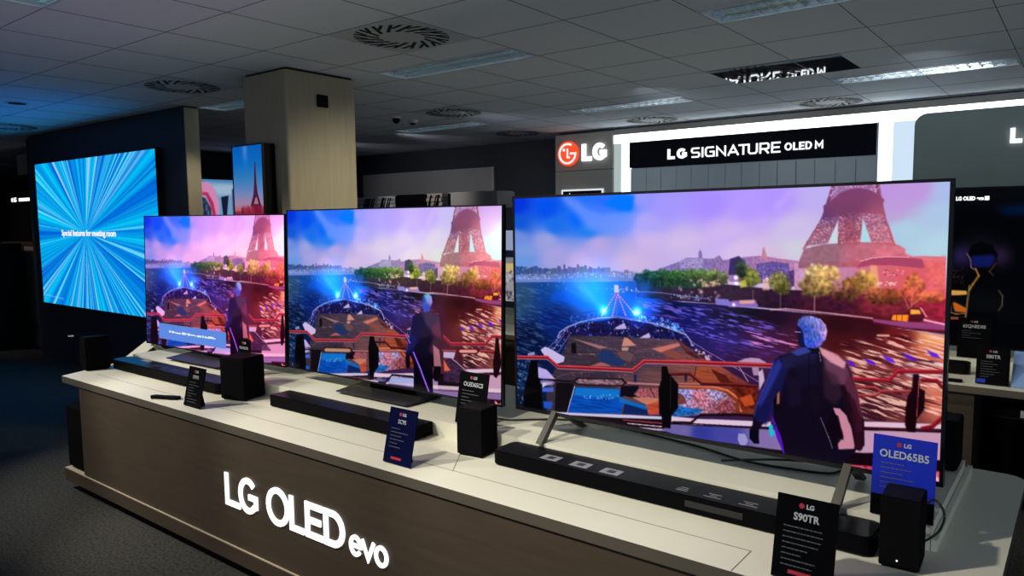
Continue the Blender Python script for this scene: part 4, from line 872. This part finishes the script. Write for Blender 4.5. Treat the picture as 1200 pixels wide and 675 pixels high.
# ------------------------------------------------------------------ televisions
SCR = screen_mat('lit_screen', 1.0); SCRD = screen_mat('lit_screen_dim', .8)
def tv(label, c, rot, w, h, bz, arr, nx, stand, scr=SCR):
    o = empty('television', c, rot); tag(o, label, 'television', 'televisions on the long counter')
    bl, bt, br, bb = bz
    bm = bmesh.new()
    for a in ((-w / 2, -w / 2 + bl, 0, h), (w / 2 - br, w / 2, 0, h), (-w / 2 + bl, w / 2 - br, h - bt, h), (-w / 2 + bl, w / 2 - br, 0, bb)): box(bm, a[0], a[1], 0, .012, a[2], a[3])
    make('bezel', bm, 'bezel', o)
    picture_mesh('screen', arr, w - bl - br, h - bt - bb, scr, o, nx, -w / 2 + bl, bb, .003)
    make('back_panel', B(-w / 2, w / 2, .012, .022, 0, h), 'black', o)
    make('electronics_housing', B(-w * .38, w * .38, .022, .06, .02, h * .55, bev=.01), 'black', o)
    ci = -c[2] + .7695
    if stand == 'legs':
        for sx in (-.565, .482):
            bm = bmesh.new()
            for s, y0, y1 in ((-1, .02, -.055 - .015), (1, .03, .215)):
                vs = []
                a = Vector((sx + .012, .02, .02)); b = Vector((sx + .0, y1, ci - .001))
                q = Vector((.011, 0, 0)); r = Vector((0, .016, 0))
                A = [a - q - r, a + q - r, a + q + r, a - q + r]; E2 = [b - q * 1.2 - r, b + q * 1.2 - r, b + q * 1.2 + r, b - q * 1.2 + r]
                va = [bm.verts.new(p) for p in A]; vb = [bm.verts.new(p) for p in E2]
                bm.faces.new(va); bm.faces.new(vb[::-1])
                for i in range(4): bm.faces.new((va[i], vb[i], vb[(i + 1) % 4], va[(i + 1) % 4]))
            bmesh.ops.recalc_face_normals(bm, faces=bm.faces); make('leg', bm, 'gunmetal', o)
    else:
        x0, x1, y0, y1 = stand
        bm = bmesh.new(); prism(bm, [(y0, ci + .004), (y1, ci + .004), (y1, ci + .03), (y1 - .03, ci + .034), (y0, ci + .009)], x0, x1, 'yz')
        make('stand_base', bm, 'dgrey', o)
        make('stand_neck', B((x0 + x1) / 2 - .14, (x0 + x1) / 2 + .14, .06, .10, ci + .02, .2), 'black', o)
    return o
NEAR = near_picture(); FAR = far_picture()
tv3 = tv('largest nearest television showing a man filling the lower right of the screen', (-1.0195, 2.2583, .859), (.0033, -.0059, -.0105), 1.475, .832, (.009, .009, .010, .014), NEAR, 760, 'legs')
tv2 = tv('middle television of the row, behind the black and blue price card', (-2.6026, 2.3289, .8278), (-.02566, -.00096, .0019), 1.449, .832, (.005, .006, .006, .008), FAR, 480, (-.25, .23, -.07, .17))
tv1 = tv('farthest television of the row with a blue message strip low on its pinkish screen', (-4.1374, 2.3422, .8111), (-.03225, .00357, .0362), 1.449, .832, (.005, .006, .006, .008),
         tint(FAR, (1.10, .94, 1.0), (.075, .005, .05)), 400, (-.26, .27, -.125, .12))
ms = make('message_strip', B(-.56, .17, -.002, .002, .048, .145), 'ltbar', tv1)
bm = bmesh.new(); r = random.Random(5); x = -.44
while x < .05:
    w = r.uniform(.008, .03); box(bm, x, x + w, -.0035, -.002, .0945 + r.uniform(-.002, .002), .1025 + r.uniform(-.002, .005)); x += w + r.choice((.003, .003, .012))
make('message_text', bm, 'lttext', ms)
# ------------------------------------------------------------------ soundbars
def soundbar(label, x0, x1, y0, y1, z0, z1, m='bar', r=.02):
    o = empty('soundbar', ((x0 + x1) / 2, y0, z0 + .0015)); tag(o, label, 'soundbar', 'soundbars on the counter'); w = (x1 - x0) / 2; d = y1 - y0; h = z1 - z0
    b = prism(bmesh.new(), rrect(2 * w, d, r, 5, 0, d / 2), .004, h - .003, 'xy'); make('body', b, m, o)
    make('top_grille', prism(bmesh.new(), rrect(2 * w - .012, d - .012, r * .8, 5, 0, d / 2), h - .003, h, 'xy'), 'barlid', o)
    for s in (-1, 1): make('foot', B(s * (w - .16) - .06, s * (w - .16) + .06, .02, d - .02, 0, .005), 'black', o)
    return o
b1 = soundbar('glossy dark soundbar with violet sheen before the farthest television', -4.77, -3.535, 2.045, 2.18, .70, .758, 'bar', .045)
b2 = soundbar('medium black soundbar before the middle television', -3.13, -2.135, 2.07, 2.193, .70, .758, 'fabric', .012)
b3 = soundbar('long black soundbar with three silver stickers before the nearest television', -1.705, -.41, 2.05, 2.19, .70, .754, 'bar', .03)
make('display', B(.12, .3, -.002, .001, .02, .04), 'bezel', b3)
for k, x in enumerate((-1.47, -1.345, -1.225)):
    xx = x + 1.0575
    make('sticker', B(xx - .035, xx + .035, .025, .075, .0538, .0546), 'sticker', b3); make('sticker_print', B(xx - .014, xx + .014, .038, .064, .0546, .055), 'dgrey', D.objects['sticker' if k == 0 else 'sticker.%03d' % k])
r = random.Random(9)
for x in (-.965, -.865, -.755, -.645):
    bm = bmesh.new()
    for k in range(3):
        w = r.uniform(.02, .06); box(bm, x + 1.0575 - w / 2, x + 1.0575 + w / 2, .03 + .013 * k, .034 + .013 * k, .0538, .0543)
    make('printed_text', bm, 'sticker', b3)
for k in range(5):
    w = .05 + .02 * (k % 2); make('printed_text', B(-.30 + .11 * k, -.30 + .11 * k + w, .045, .075, .0577, .0584), 'dgrey', b1)
make('label_patch', B(-.42, -.32, .09, .12, .0577, .0584), 'sticker', b1)
# ------------------------------------------------------------------ small speakers
def cube_speaker(label, x, y, rz, w, d, h, z=.70, led=False):
    o = empty('speaker', (x, y, z + .0015), (0, 0, rz)); tag(o, label, 'speaker', 'small black box speakers')
    make('cabinet', B(-w / 2, w / 2, -d / 2, d / 2, .004, h, bev=.006), 'fabric', o)
    make('top_cap', B(-w / 2 + .004, w / 2 - .004, -d / 2 + .004, d / 2 - .004, h - .002, h + .002), 'black', o)
    make('base_plate', B(-w / 2 + .008, w / 2 - .008, -d / 2 + .008, d / 2 - .008, 0, .005), 'black', o)
    if led: make('status_light', B(-.006, -.002, -d / 2 - .002, -d / 2, .022, .026), 'led', o)
    return o
cube_speaker('black box speaker at the far left end of the counter with a stylus on top', -4.838, 1.985, -.1, .115, .14, .205)
cube_speaker('black box speaker between the violet-sheen soundbar and the middle soundbar', -3.40, 2.10, .25, .155, .15, .215)
cube_speaker('black box speaker before the white-lettered card of the middle television', -1.832, 2.12, .12, .115, .115, .183)
cube_speaker('black box speaker with a tiny white light before the bright blue price card', -.347, 2.082, .05, .095, .115, .185, led=True)
cube_speaker('tall dark speaker standing behind the right edge of the nearest television', -.36, 2.79, .0, .11, .13, .165, .765)
o = empty('subwoofer', (-4.695, 1.98, .1355)); tag(o, 'tall black subwoofer on the plinth at the left end of the counter', 'subwoofer')
make('cabinet', B(-.12, .115, -.19, .19, .012, .38, bev=.008), 'fabric', o)
for a in (-.09, .09):
    for b in (-.14, .14): make('foot', B(a - .02, a + .02, b - .02, b + .02, 0, .013), 'black', o)
o = empty('stylus', (-4.86, 1.985, .909), (0, 0, 1.2)); tag(o, 'thin silver-tipped stick lying on the far left box speaker', 'stick')
make('barrel', tube(bmesh.new(), [(-.1, 0, .006), (.08, 0, .006)], .006, 8), 'black', o); make('tip', tube(bmesh.new(), [(-.13, 0, .006), (-.1, 0, .006)], .005, 8), 'chrome', o)
# remotes
def remote(label, x, y, rz, z=.70, L=.17):
    o = empty('remote_control', (x, y, z + .0015), (0, 0, rz)); tag(o, label, 'remote control')
    make('body', prism(bmesh.new(), rrect(L, .036, .016, 6), 0, .014, 'xy'), 'black', o)
    bm = bmesh.new()
    for k in range(5): box(bm, -.06 + .025 * k, -.05 + .025 * k, -.008, .008, .014, .016)
    make('buttons', bm, 'dgrey', o)
remote('slim black remote control lying left of the small white-printed card near the counter end', -3.70, 1.845, .42)
# folded leaflet by the step's left end
o = empty('folded_leaflet', (-4.885, 2.36, .7015)); tag(o, 'cream folded leaflet standing like a small ridge at the counter\'s left end', 'leaflet')
make('front_leaf', prism(bmesh.new(), [(-.17, .0), (-.165, 0), (.005, .105), (.0, .108)], -.08, .075, 'yz'), 'cream', o)
make('rear_leaf', prism(bmesh.new(), [(.0, .108), (.005, .105), (.115, 0), (.11, 0)], -.08, .075, 'yz'), 'white', o)
# ------------------------------------------------------------------ price cards
def card(label, x0, y, z, wid, hei, lean, title, m, lines, logo=True, tsize=.022, red=False, tx=None, bright='inkwhite', glow=None, cat='price card'):
    o = empty('price_card', (x0 + wid / 2, y, z + .0015), (-lean, 0, 0)); tag(o, label, cat, 'price cards beside the products')
    w = wid / 2
    make('panel', B(-w, w, 0, .004, .002, hei), m, o)
    make('back_support', prism(bmesh.new(), [(.004, .003), (.004, hei * .6), (.05, .05 * math.tan(lean) + .003)], -w * .5, w * .5, 'yz'), 'black', o)
    zt = hei - .045
    if logo:
        bm = bmesh.new(); prism(bm, arc(-.013, hei - .0215, .0065, .0065, 0, 340, 17), -.0012, -.0002); make('logo_disc', bm, 'inkred', o)
        make('logo_letters', move(text_bm('LG', .0155, .0006, .0003), -.002, -.0006, hei - .027), bright, o)
    make('title', move(text_bm(title, tsize, .0006 if tsize > .023 else .0002, .0003, 'CENTER', sx=.92), 0 if tx is None else tx, -.0006, zt - tsize * .5), bright, o)
    bm = bmesh.new(); r = random.Random(int(abs(x0) * 1000)); zz = zt - .032
    for k in range(lines):
        L = r.uniform(.35, .98) * w * 1.35; x = -w * .72; e = x + L
        while x < e: q = r.uniform(.004, .012); box(bm, x, min(e, x + q), -.0012, -.0002, zz, zz + .0022); x += q + .0018
        zz -= .0135
    make('small_print', bm, 'inkgrey' if bright == 'inkwhite' else bright, o)
    if red: make('red_print', B(-w * .45, w * .3, -.0012, -.0002, .018, .027), 'inkred', o)
    if m == 'cardblue': make('lower_band', B(-w, w, -.0012, 0, .002, .06), 'card', o)
    return o
card('narrow black price card standing at the counter edge beside the remote control', -3.495, 1.829, .70, .15, .195, .22, 'S70TR', 'card', 8, red=False)
card('dark navy price card with blue top standing before the middle soundbar', -2.051, 1.829, .70, .145, .206, .235, 'SC9S', 'cardnavy', 6, red=True)
card('large black price card in the foreground before the long soundbar', -.593, 1.804, .70, .147, .208, .215, 'S90TR', 'card', 8, red=True, tsize=.025)
card('black and blue price card leaning before the middle television', -2.034, 2.212, .765, .155, .214, .195, 'OLED65C5', 'card', 6, tsize=.024)
card('bright blue price card before the right edge of the nearest television', -.452, 2.205, .765, .157, .226, .08, 'OLED65B5', 'cardblue', 6, tsize=.029)
card('small black price card half hidden behind the second box speaker', -3.66, 2.225, .765, .115, .2, .1, 'OLED65G5', 'card', 3, tsize=.019)
# ------------------------------------------------------------------ cables
def cable(label, pts, r=.004):
    o = make('cable', tube(bmesh.new(), smooth_path(pts), r, 8), 'cable', smooth=True); tag(o, label, 'cable', 'black cables on the counter')
cable('black cable running behind the left foot of the nearest television', [(-2.0, 2.36, .7695), (-1.88, 2.36, .7695), (-1.79, 2.43, .7695), (-1.69, 2.50, .7695), (-1.57, 2.53, .7695), (-1.4, 2.53, .7695), (-1.1, 2.49, .7695), (-.9, 2.43, .7695), (-.74, 2.44, .7695), (-.63, 2.47, .7695), (-.6, 2.55, .7695)])
cable('black cable crossing another under the nearest television\'s right half', [(-.95, 2.36, .778), (-.82, 2.47, .778), (-.72, 2.52, .778), (-.66, 2.54, .778), (-.62, 2.62, .778)])
cable('black cable looping out beside the speaker with a tiny light', [(-.312, 2.147, .84), (-.296, 2.2, .842), (-.28, 2.2, .832), (-.27, 2.2, .81), (-.272, 2.2, .782), (-.285, 2.2, .752), (-.312, 2.16, .735)], .0032)
# ------------------------------------------------------------------ second counter
c2 = empty('rear_counter', (-2.2, 4.5, 0)); tag(c2, 'second cream-topped counter behind the televisions on the far aisle', 'counter')
bm = B(-3.1, 4.2, 0, 1.0, .662, .70)
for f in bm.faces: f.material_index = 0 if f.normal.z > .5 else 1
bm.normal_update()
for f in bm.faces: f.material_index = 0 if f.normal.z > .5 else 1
make('top_slab', bm, ['cream', 'edge'], c2)
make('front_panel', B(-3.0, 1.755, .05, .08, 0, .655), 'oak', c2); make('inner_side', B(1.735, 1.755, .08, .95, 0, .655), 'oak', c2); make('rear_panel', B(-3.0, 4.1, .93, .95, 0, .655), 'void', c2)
make('step_deck', B(-3.1, 4.2, .52, 1.0, .70, .762), 'cream', c2)
o = empty('subwoofer', (-.05, 4.95, 0)); tag(o, 'large black subwoofer in the recess under the second counter', 'subwoofer')
make('cabinet', B(-.32, .4, -.2, .2, .02, .56, bev=.01), 'black', o); make('top_seam', B(-.32, .4, -.203, -.2, .5, .504), 'dgrey', o); make('silver_tag', B(-.2, -.17, -.205, -.2, .57 - .06, .57 - .02), 'white', o)
for a in (-.25, .33): make('foot', B(a - .03, a + .03, -.15, .15, 0, .021), 'black', o)
def dark_picture():
    P = Pic(); P.a[:] = np.array([3, 4, 8]) / 255.
    P.poly([(334,67),(523,55.9),(525,90.1),(374,94.2)], (2, 26, 72), 12, .9)
    P.glow([(238,240)][0], 40, (36, 26, 62), 1); P.glow([(360,237)][0], 36, (44, 24, 52), .9); P.glow([(300,208)][0], 50, (14, 14, 22), .8)
    P.poly([(255,239),(267,202),(299,187),(334,199),(352,231),(348,274),(334,304),(364,327),(382,371),(392,598),(262,611),(255,378),(267,331),(282,306),(268,276)], (4, 5, 8), 2)
    P.poly([(269,239),(341,232),(345,256),(330,277),(281,278),(270,264)], (18, 28, 100), 4, .9)
    P.line([(255,230),(267,254),(270,279),(282,288)], 3, (175, 140, 190), .8, .8); P.line([(284,282),(296,309),(278,340),(268,362)], 4, (225, 150, 60), .9, .8); P.line([(268,344),(264,393),(259,471)], 4, (170, 130, 80), .9, .8)
    P.line([(348,261),(336,283),(328,292),(342,307)], 2.5, (130, 90, 70), .7, .8); P.line([(360,358),(374,378),(373,411),(363,430)], 2.5, (150, 130, 105), .75, .8)
    P.poly([(202,365),(260,365),(261,378),(202,384)], (225, 165, 80), 1); P.poly([(215,411),(223,408),(260,427),(261,443),(224,442)], (200, 100, 30), 1.5); P.line([(209,421),(210,446),(228,451),(258,446)], 3.5, (170, 130, 80), .9, 1)
    P.poly([(205,462),(256,462),(256,468),(206,472)], (150, 80, 50), 1.5); P.dots(40, [(204,278),(248,276),(251,344),(206,346)], [(60, 30, 30), (110, 80, 60)], (1.2, 3), 101, .6)
    return P.a
def tv_plain(label, x0, x1, z0, z1, y, arr, nx, scr, rz=0, name='television', group='televisions on the far aisle', dep=.05, bz=.01, cat='television', foot=True):
    w, h = x1 - x0, z1 - z0
    o = empty(name, ((x0 + x1) / 2, y, z0), (0, 0, rz)); tag(o, label, cat, group)
    bm = bmesh.new()
    for a in ((-w / 2, -w / 2 + bz, 0, h), (w / 2 - bz, w / 2, 0, h), (-w / 2 + bz, w / 2 - bz, h - bz, h), (-w / 2 + bz, w / 2 - bz, 0, bz)): box(bm, a[0], a[1], 0, .015, a[2], a[3])
    make('bezel', bm, 'bezel', o); picture_mesh('screen', arr, w - 2 * bz, h - 2 * bz, scr, o, nx, None, bz, .004)
    make('back_panel', B(-w / 2, w / 2, .015, dep, 0, h), 'black', o)
    return o
DARK = dark_picture()
t = tv_plain('large dark television showing a black figure with golden outlines', -1.0, .62, .80, 1.763, 5.2, DARK, 300, SCRD)
make('caption', move(text_bm('LG OLED evo', .030, .0016, .0005, sx=.82), -.462, -.001, .886), 'ltsign', t); make('caption_badge', B(-.315, -.292, -.003, 0, .884, .908), 'ltsign', t)
for s in (-.6, .6): make('leg', B(s - .015, s + .015, -.1, .16, -.038, .006), 'dgrey', t)
def shop_picture():
    P = Pic(); P.a[:] = np.array([158, 170, 200]) / 255.
    P.poly([(0, 150), (1000, 170), (1000, 200), (0, 220)], (20, 20, 45), 2); P.poly([(0, 220), (1000, 200), (1000, 280), (0, 260)], (130, 135, 140), 3)
    P.poly([(0, 260), (1000, 260), (1000, 330), (0, 330)], (215, 190, 130), 3); P.poly([(0, 330), (1000, 330), (1000, 562), (0, 562)], (160, 155, 165), 3)
    P.dots(260, [(0, 300), (1000, 300), (1000, 562), (0, 562)], [(30, 22, 40), (60, 50, 60), (210, 205, 215), (25, 20, 30)], (6, 16), 111, .8)
    return P.a
tt = tv_plain('small television glimpsed between the middle and nearest televisions', -4.35, -3.2, .87, 1.512, 5.1, shop_picture(), 200, SCRD)
for s in (-.4, .4): make('leg', B(s - .012, s + .012, -.08, .12, -.108, .006), 'dgrey', tt)
card('black price card on the step under the large dark television', -.592, 4.985 + .04, .762, .165, .235, .08, '65QNED85', 'card', 4, tsize=.026)
card('black price card with a blue corner at the front of the second counter', -.448, 4.585, .70, .15, .2, .08, 'S80TR', 'card', 7, tsize=.026)
make('blue_corner', B(-.07, -.03, -.002, 0, .01, .03), 'cardblue', D.objects['price_card.007'])
o = soundbar('short black soundbar on the second counter behind the nearest television', -1.5, -.5, 4.80, 4.90, .70, .765, 'black', .03)
remote('black remote control lying on the second counter beside the blue-cornered card', -.59, 4.575, .05)
o = empty('leaflet_holder', (-.19, 4.62, .7015)); tag(o, 'pale blue slanted acrylic leaflet holder at the right frame edge', 'leaflet holder')
make('sheet', prism(bmesh.new(), [(-.03, 0), (-.025, 0), (.105, .17), (.1, .172)], -.1, .2, 'yz'), 'bluefilm', o); make('base', B(-.1, .2, -.03, .1, 0, .003), 'bluefilm', o)
# ------------------------------------------------------------------ big wall display and other screens
def burst_picture():
    P = Pic(); cx, cy = 440, 276
    ang = np.arctan2(P.Y - cy, P.X - cx); rad = np.hypot(P.X - cx, P.Y - cy)
    r = np.random.RandomState(12)
    n = 1100; base = r.rand(n); b2 = np.convolve(np.r_[r.rand(n), r.rand(40)], np.ones(14) / 14, 'same')[:n]
    base = np.convolve(np.r_[base, base[:4]], np.ones(3) / 3, 'same')[:n]
    i = ((ang + np.pi) / (2 * np.pi) * n) % n; i0 = i.astype(int) % n; f = i - np.floor(i)
    t = base[i0] * (1 - f) + base[(i0 + 1) % n] * f; u = b2[i0]
    v = np.clip((t * .6 + (u - .5) * 3.0 + .2), 0, 1)[..., None]
    c = np.array([0, 100, 215]) * (1 - v) + np.array([5, 212, 250]) * v
    w = np.clip((t - .62) * 5, 0, 1)[..., None] * np.clip(rad / 120, 0, 1)[..., None]
    c = c * (1 - .75 * w) + np.array([160, 230, 255]) * .75 * w
    d = np.clip((.30 - t) * 5, 0, 1)[..., None] * .35; c = c * (1 - d) + np.array([0, 70, 170]) * d
    for a, wd, k in ((-77, 2.0, .85), (-133, 1.3, .8), (-66, 1.0, .6), (57, 1.0, .75), (112, 1.7, .6), (-30, 1.0, .5), (195, 1.2, .4), (150, 1.0, .45), (80, .8, .4)):
        q = np.abs((ang - np.radians(a) + np.pi) % (2 * np.pi) - np.pi); s = np.exp(-(q / np.radians(wd)) ** 2)[..., None] * k * np.clip(rad / 60, 0, 1)[..., None]
        c = c * (1 - s) + np.array([205, 225, 255]) * s
    P.a[:] = np.clip(c / 255., 0, 1); P.glow((cx, cy), 60, (40, 180, 240), .4, 'n')
    P.poly([(20, 528), (200, 536), (200, 539), (20, 531)], (150, 190, 255), .5, .8)
    return P.a
wd = tv_plain('huge bright blue video wall with light rays bursting from its centre', -9.685, -6.842, .673, 2.293, 3.44, burst_picture(), 560, screen_mat('led_wall', 1.0), name='video_wall', group=None, dep=.058, bz=.012, cat='video wall')
make('caption', move(text_bm('Special features for meeting room', .088, .0015, .001, sx=1.08), -.775, 0, .795), 'ledtext', wd)
def portrait_picture():
    P = Pic()
    c0 = [(0, (10, 100, 200)), (120, (12, 115, 205)), (230, (60, 135, 200)), (330, (125, 145, 200)), (400, (180, 140, 175)), (440, (190, 110, 110)), (455, (150, 40, 70)), (562, (110, 20, 55))]
    for k in range(3): P.a[..., k] = (np.interp(P.Y, [q[0] for q in c0], [q[1][k] for q in c0]) / 255.)
    P.glow([(426,22.4)][0], 80, (70, 40, 30), .9)
    P.poly([(737,116),(772,116),(782,261),(810,330),(920,418),(547,416),(667,329),(696,260)], (80, 28, 66), 3); P.poly([(734,353),(768,353),(825,400),(667,399)], (185, 125, 145), 2); P.poly([(608,404),(923,406),(909,476),(593,474)], (120, 25, 60), 2)
    P.poly([(220,419),(1311,415),(1299,477),(209,473)], (150, 28, 62), 8, .6)
    P.dots(60, [(250,420),(1282,420),(1274,466),(241,461)], [(190, 50, 80), (90, 14, 45)], (8, 22), 121, .5)
    return P.a
ps = tv_plain('tall narrow portrait screen on the column showing an iron tower against blue sky', -4.81, -4.44, 1.55, 2.13, 2.96, portrait_picture(), 160, SCRD, name='portrait_tv', group=None, dep=.1, bz=.008, cat='display')
def arch_picture():
    P = Pic(); P.a[:] = np.array([120, 165, 205]) / 255.
    P.poly([(133,-17.9),(858,-12.1),(853,53.7),(130,17.8)], (70, 130, 190), 14, .8); P.poly([(298,58.1),(711,47.9),(802,167),(424,183)], (180, 205, 228), 25, .8)
    P.poly([(103,36.3),(287,31.4),(388,120),(446,265),(433,448),(325,448),(295,294),(235,204),(93.3,170)], (222, 145, 190), 6); P.poly([(119,170),(236,186),(295,294),(338,448),(392,448),(351,266),(265,149),(121,143)], (190, 40, 85), 6, .9)
    P.poly([(92,188),(221,213),(306,330),(311,448),(73.5,447)], (38, 55, 85), 6); P.dots(50, [(128,223),(220,231),(286,421),(114,420)], [(110, 140, 180), (20, 30, 60)], (10, 22), 131, .5)
    P.poly([(478,200),(604,180),(557,449),(502,449)], (22, 28, 56), 6); P.poly([(665,105),(866,72.2),(841,459),(669,459)], (32, 58, 108), 10)
    return P.a
ar = tv_plain('television with a pink arch picture seen between the partition and the portrait screen', -10.0, -9.0, 1.55, 2.283, 5.9, arch_picture(), 150, SCRD, rz=math.pi / 2 * 1.0, foot=False)
ar.location = (-10.2, 6.1, 1.5)
make('stand_pole', B(-.03, .03, .05, .09, -1.48, .4), 'dgrey', ar); make('stand_base', B(-.3, .3, -.0, .09, -1.5, -1.48), 'dgrey', ar)
# brochure bits above the left television
# ------------------------------------------------------------------ far left
lc = empty('wood_display_cabinet', (-11.3, 3.78, 0)); tag(lc, 'brown wooden display cabinet with open dark bay, far left behind the video wall', 'cabinet')
make('base', B(-.55, .5, 0, .5, 0, .24), 'taupe', lc); make('base_shelf', B(-.6, .55, -.04, .5, .24, .30), 'oak', lc); make('side_board', B(.03, .13, -.01, .45, .30, 1.32), 'oak', lc); make('door_panel', B(.13, .5, .0, .45, .30, 1.32), 'taupe', lc)
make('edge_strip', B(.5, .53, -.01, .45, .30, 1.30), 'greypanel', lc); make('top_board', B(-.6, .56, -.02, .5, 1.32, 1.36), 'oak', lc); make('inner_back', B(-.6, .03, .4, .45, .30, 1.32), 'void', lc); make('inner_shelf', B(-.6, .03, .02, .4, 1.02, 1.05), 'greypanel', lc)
fs2 = empty('hanging_sign_screen', (-11.3, 3.9, 1.45)); tag(fs2, 'black screen with a small white brand line above the wooden cabinet', 'sign')
make('panel', B(-1.0, .6, .05, .1, -.09, .62), 'bezel', fs2); make('lettering', move(text_bm('LG', .085, .002, .002), -.62, .048, .46), 'ltsign', fs2); make('tagline', B(-.42, .12, .044, .049, .462, .505), 'ltsign', fs2); make('logo_dot', prism(bmesh.new(), arc(-.67, .485, .03, .03, 0, 330, 11), .044, .049), 'ltpink', fs2)
o = empty('wall_niche_panel', (-11.3, 4.0, 2.28)); tag(o, 'dim taupe panel high on the far left above the black screen', 'panel')
make('board', B(-.55, .6, 0, .04, 0, .28), 'taupe', o); make('hanger', B(-.02, .02, .01, .03, .28, ZC - 2.28), 'black', o)
o = empty('tall_black_cabinet', (-10.95, 3.45, 0)); tag(o, 'tall black cabinet cut by the left edge of the picture', 'cabinet')
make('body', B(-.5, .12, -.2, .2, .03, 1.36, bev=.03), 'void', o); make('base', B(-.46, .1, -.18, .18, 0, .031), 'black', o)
# ------------------------------------------------------------------ light
def area(name, loc, size, e, col, rot=(0, 0, 0), sy=None, spread=math.pi):
    l = D.lights.new(name, 'AREA'); l.size = size; l.energy = e; l.color = col; l.spread = spread
    if sy: l.shape = 'RECTANGLE'; l.size_y = sy
    o = D.objects.new(name, l); o.location = loc; o.rotation_euler = rot; return link(o)
def spot(name, loc, to, e, col, ang=70, blend=.5, r=.04):
    l = D.lights.new(name, 'SPOT'); l.energy = e; l.color = col; l.spot_size = math.radians(ang); l.spot_blend = blend; l.shadow_soft_size = r
    o = D.objects.new(name, l); o.location = loc
    o.rotation_euler = (Vector(to) - Vector(loc)).to_track_quat('-Z', 'Y').to_euler(); return link(o)
W = (1, .95, .82)
for x in (-4.6, -3.3, -2.0, -.8): spot('counter_spot_light', (x - .9, .35, 2.6), (x, 2.15, .72), 185, W, 58, .5, .05)
spot('counter_spot_light', (-5.6, .9, 2.6), (-4.7, 2.0, .6), 50, W, 38, .6, .05)
for x in (-4.0, -1.3): spot('aisle_fill_light', (x - .5, 3.3, 2.6), (x, 4.9, .7), 90, W, 75, .6)  # added spots that brighten the rear aisle, no fitting behind them
spot('column_spot_light', (-2.7, 3.7, 2.58), (-4.3, 3.6, 1.15), 105, (1, .92, .68), 78, 1.0, .1)
spot('partition_spot_light', (-5.6, 3.3, 2.6), (-6.4, 3.56, 1.6), 26, (1, .92, .7), 55, .8)
for x in (-4.8, -2.9, -.9): spot('sign_wall_fill', (x, 5.4, 2.6), (x, 7.6, 1.75), 46, (.80, .92, 1), 82, .8, .2)  # fill spots added to lift the dark sign wall
for x in (-8.0, -6.6): spot('board_fill', (x, 6.2, 2.55), (x, 8.0, 1.9), 16, (.95, .95, 1), 88, .9, .1)  # unseen lamps put in to raise the grey board
spot('shelf_fill', (-5.3, 4.5, 2.5), (-5.5, 5.7, 1.8), 42, (1, .95, .9), 62, .7, .1)  # extra spot added so the stored goods show, not a shelf lamp
spot('ceiling_fill_light', (1.6, .2, 1.1), (-3.0, 4.6, 2.64), 75, (.72, .86, 1), 96, 1, .4)  # both spots are unseen added fill for the ceiling, no display there
spot('ceiling_fill_light', (-3.0, -2.6, .9), (-4.0, 2.2, 2.64), 34, (.72, .86, 1), 80, 1, .4)
spot('cabinet_fill', (-11.6, 2.0, 2.6), (-11.3, 3.9, .8), 60, (1, .8, .6), 70, .8, .2)  # added warm fill for the dark far left corner
for x in (-9.2, -8.2, -7.2): spot('video_wall_glow', (x, 3.3, 1.7), (x, 1.2, 2.75), 11, (.0, .2, 1), 120, 1, .3); spot('video_wall_glow', (x, 3.3, 1.2), (x - .3, 1.6, 0), 7, (.0, .12, 1), 110, 1, .3)
wn, wt, wo = D.worlds.new('dim_shop'), None, None
S.world = wn; wn.use_nodes = True
bg = wn.node_tree.nodes['Background']; bg.inputs[0].default_value = (.60, .74, 1, 1); bg.inputs[1].default_value = .13
# ------------------------------------------------------------------ camera
cam = D.cameras.new('camera'); cam.sensor_width = 36; cam.lens = 868 / 1200 * 36; cam.clip_start = .05
co = D.objects.new('camera', cam); link(co)
Rr, Rd, Rf = ((0.788790, 0.614582, -0.009968), (0.049062, -0.079118, -0.995657), (-0.612702, 0.784875, -0.092560))
co.matrix_world = Matrix(((Rr[0], -Rd[0], -Rf[0], 0), (Rr[1], -Rd[1], -Rf[1], 0), (Rr[2], -Rd[2], -Rf[2], 1.6), (0, 0, 0, 1)))
S.camera = co
S.view_settings.view_transform = 'Standard'; S.view_settings.look = 'None'; S.view_settings.gamma = 1; S.view_settings.exposure = 0; S.view_settings.use_curve_mapping = False
S.cycles.use_denoising = True; S.cycles.max_bounces = 6; S.cycles.sample_clamp_indirect = 4
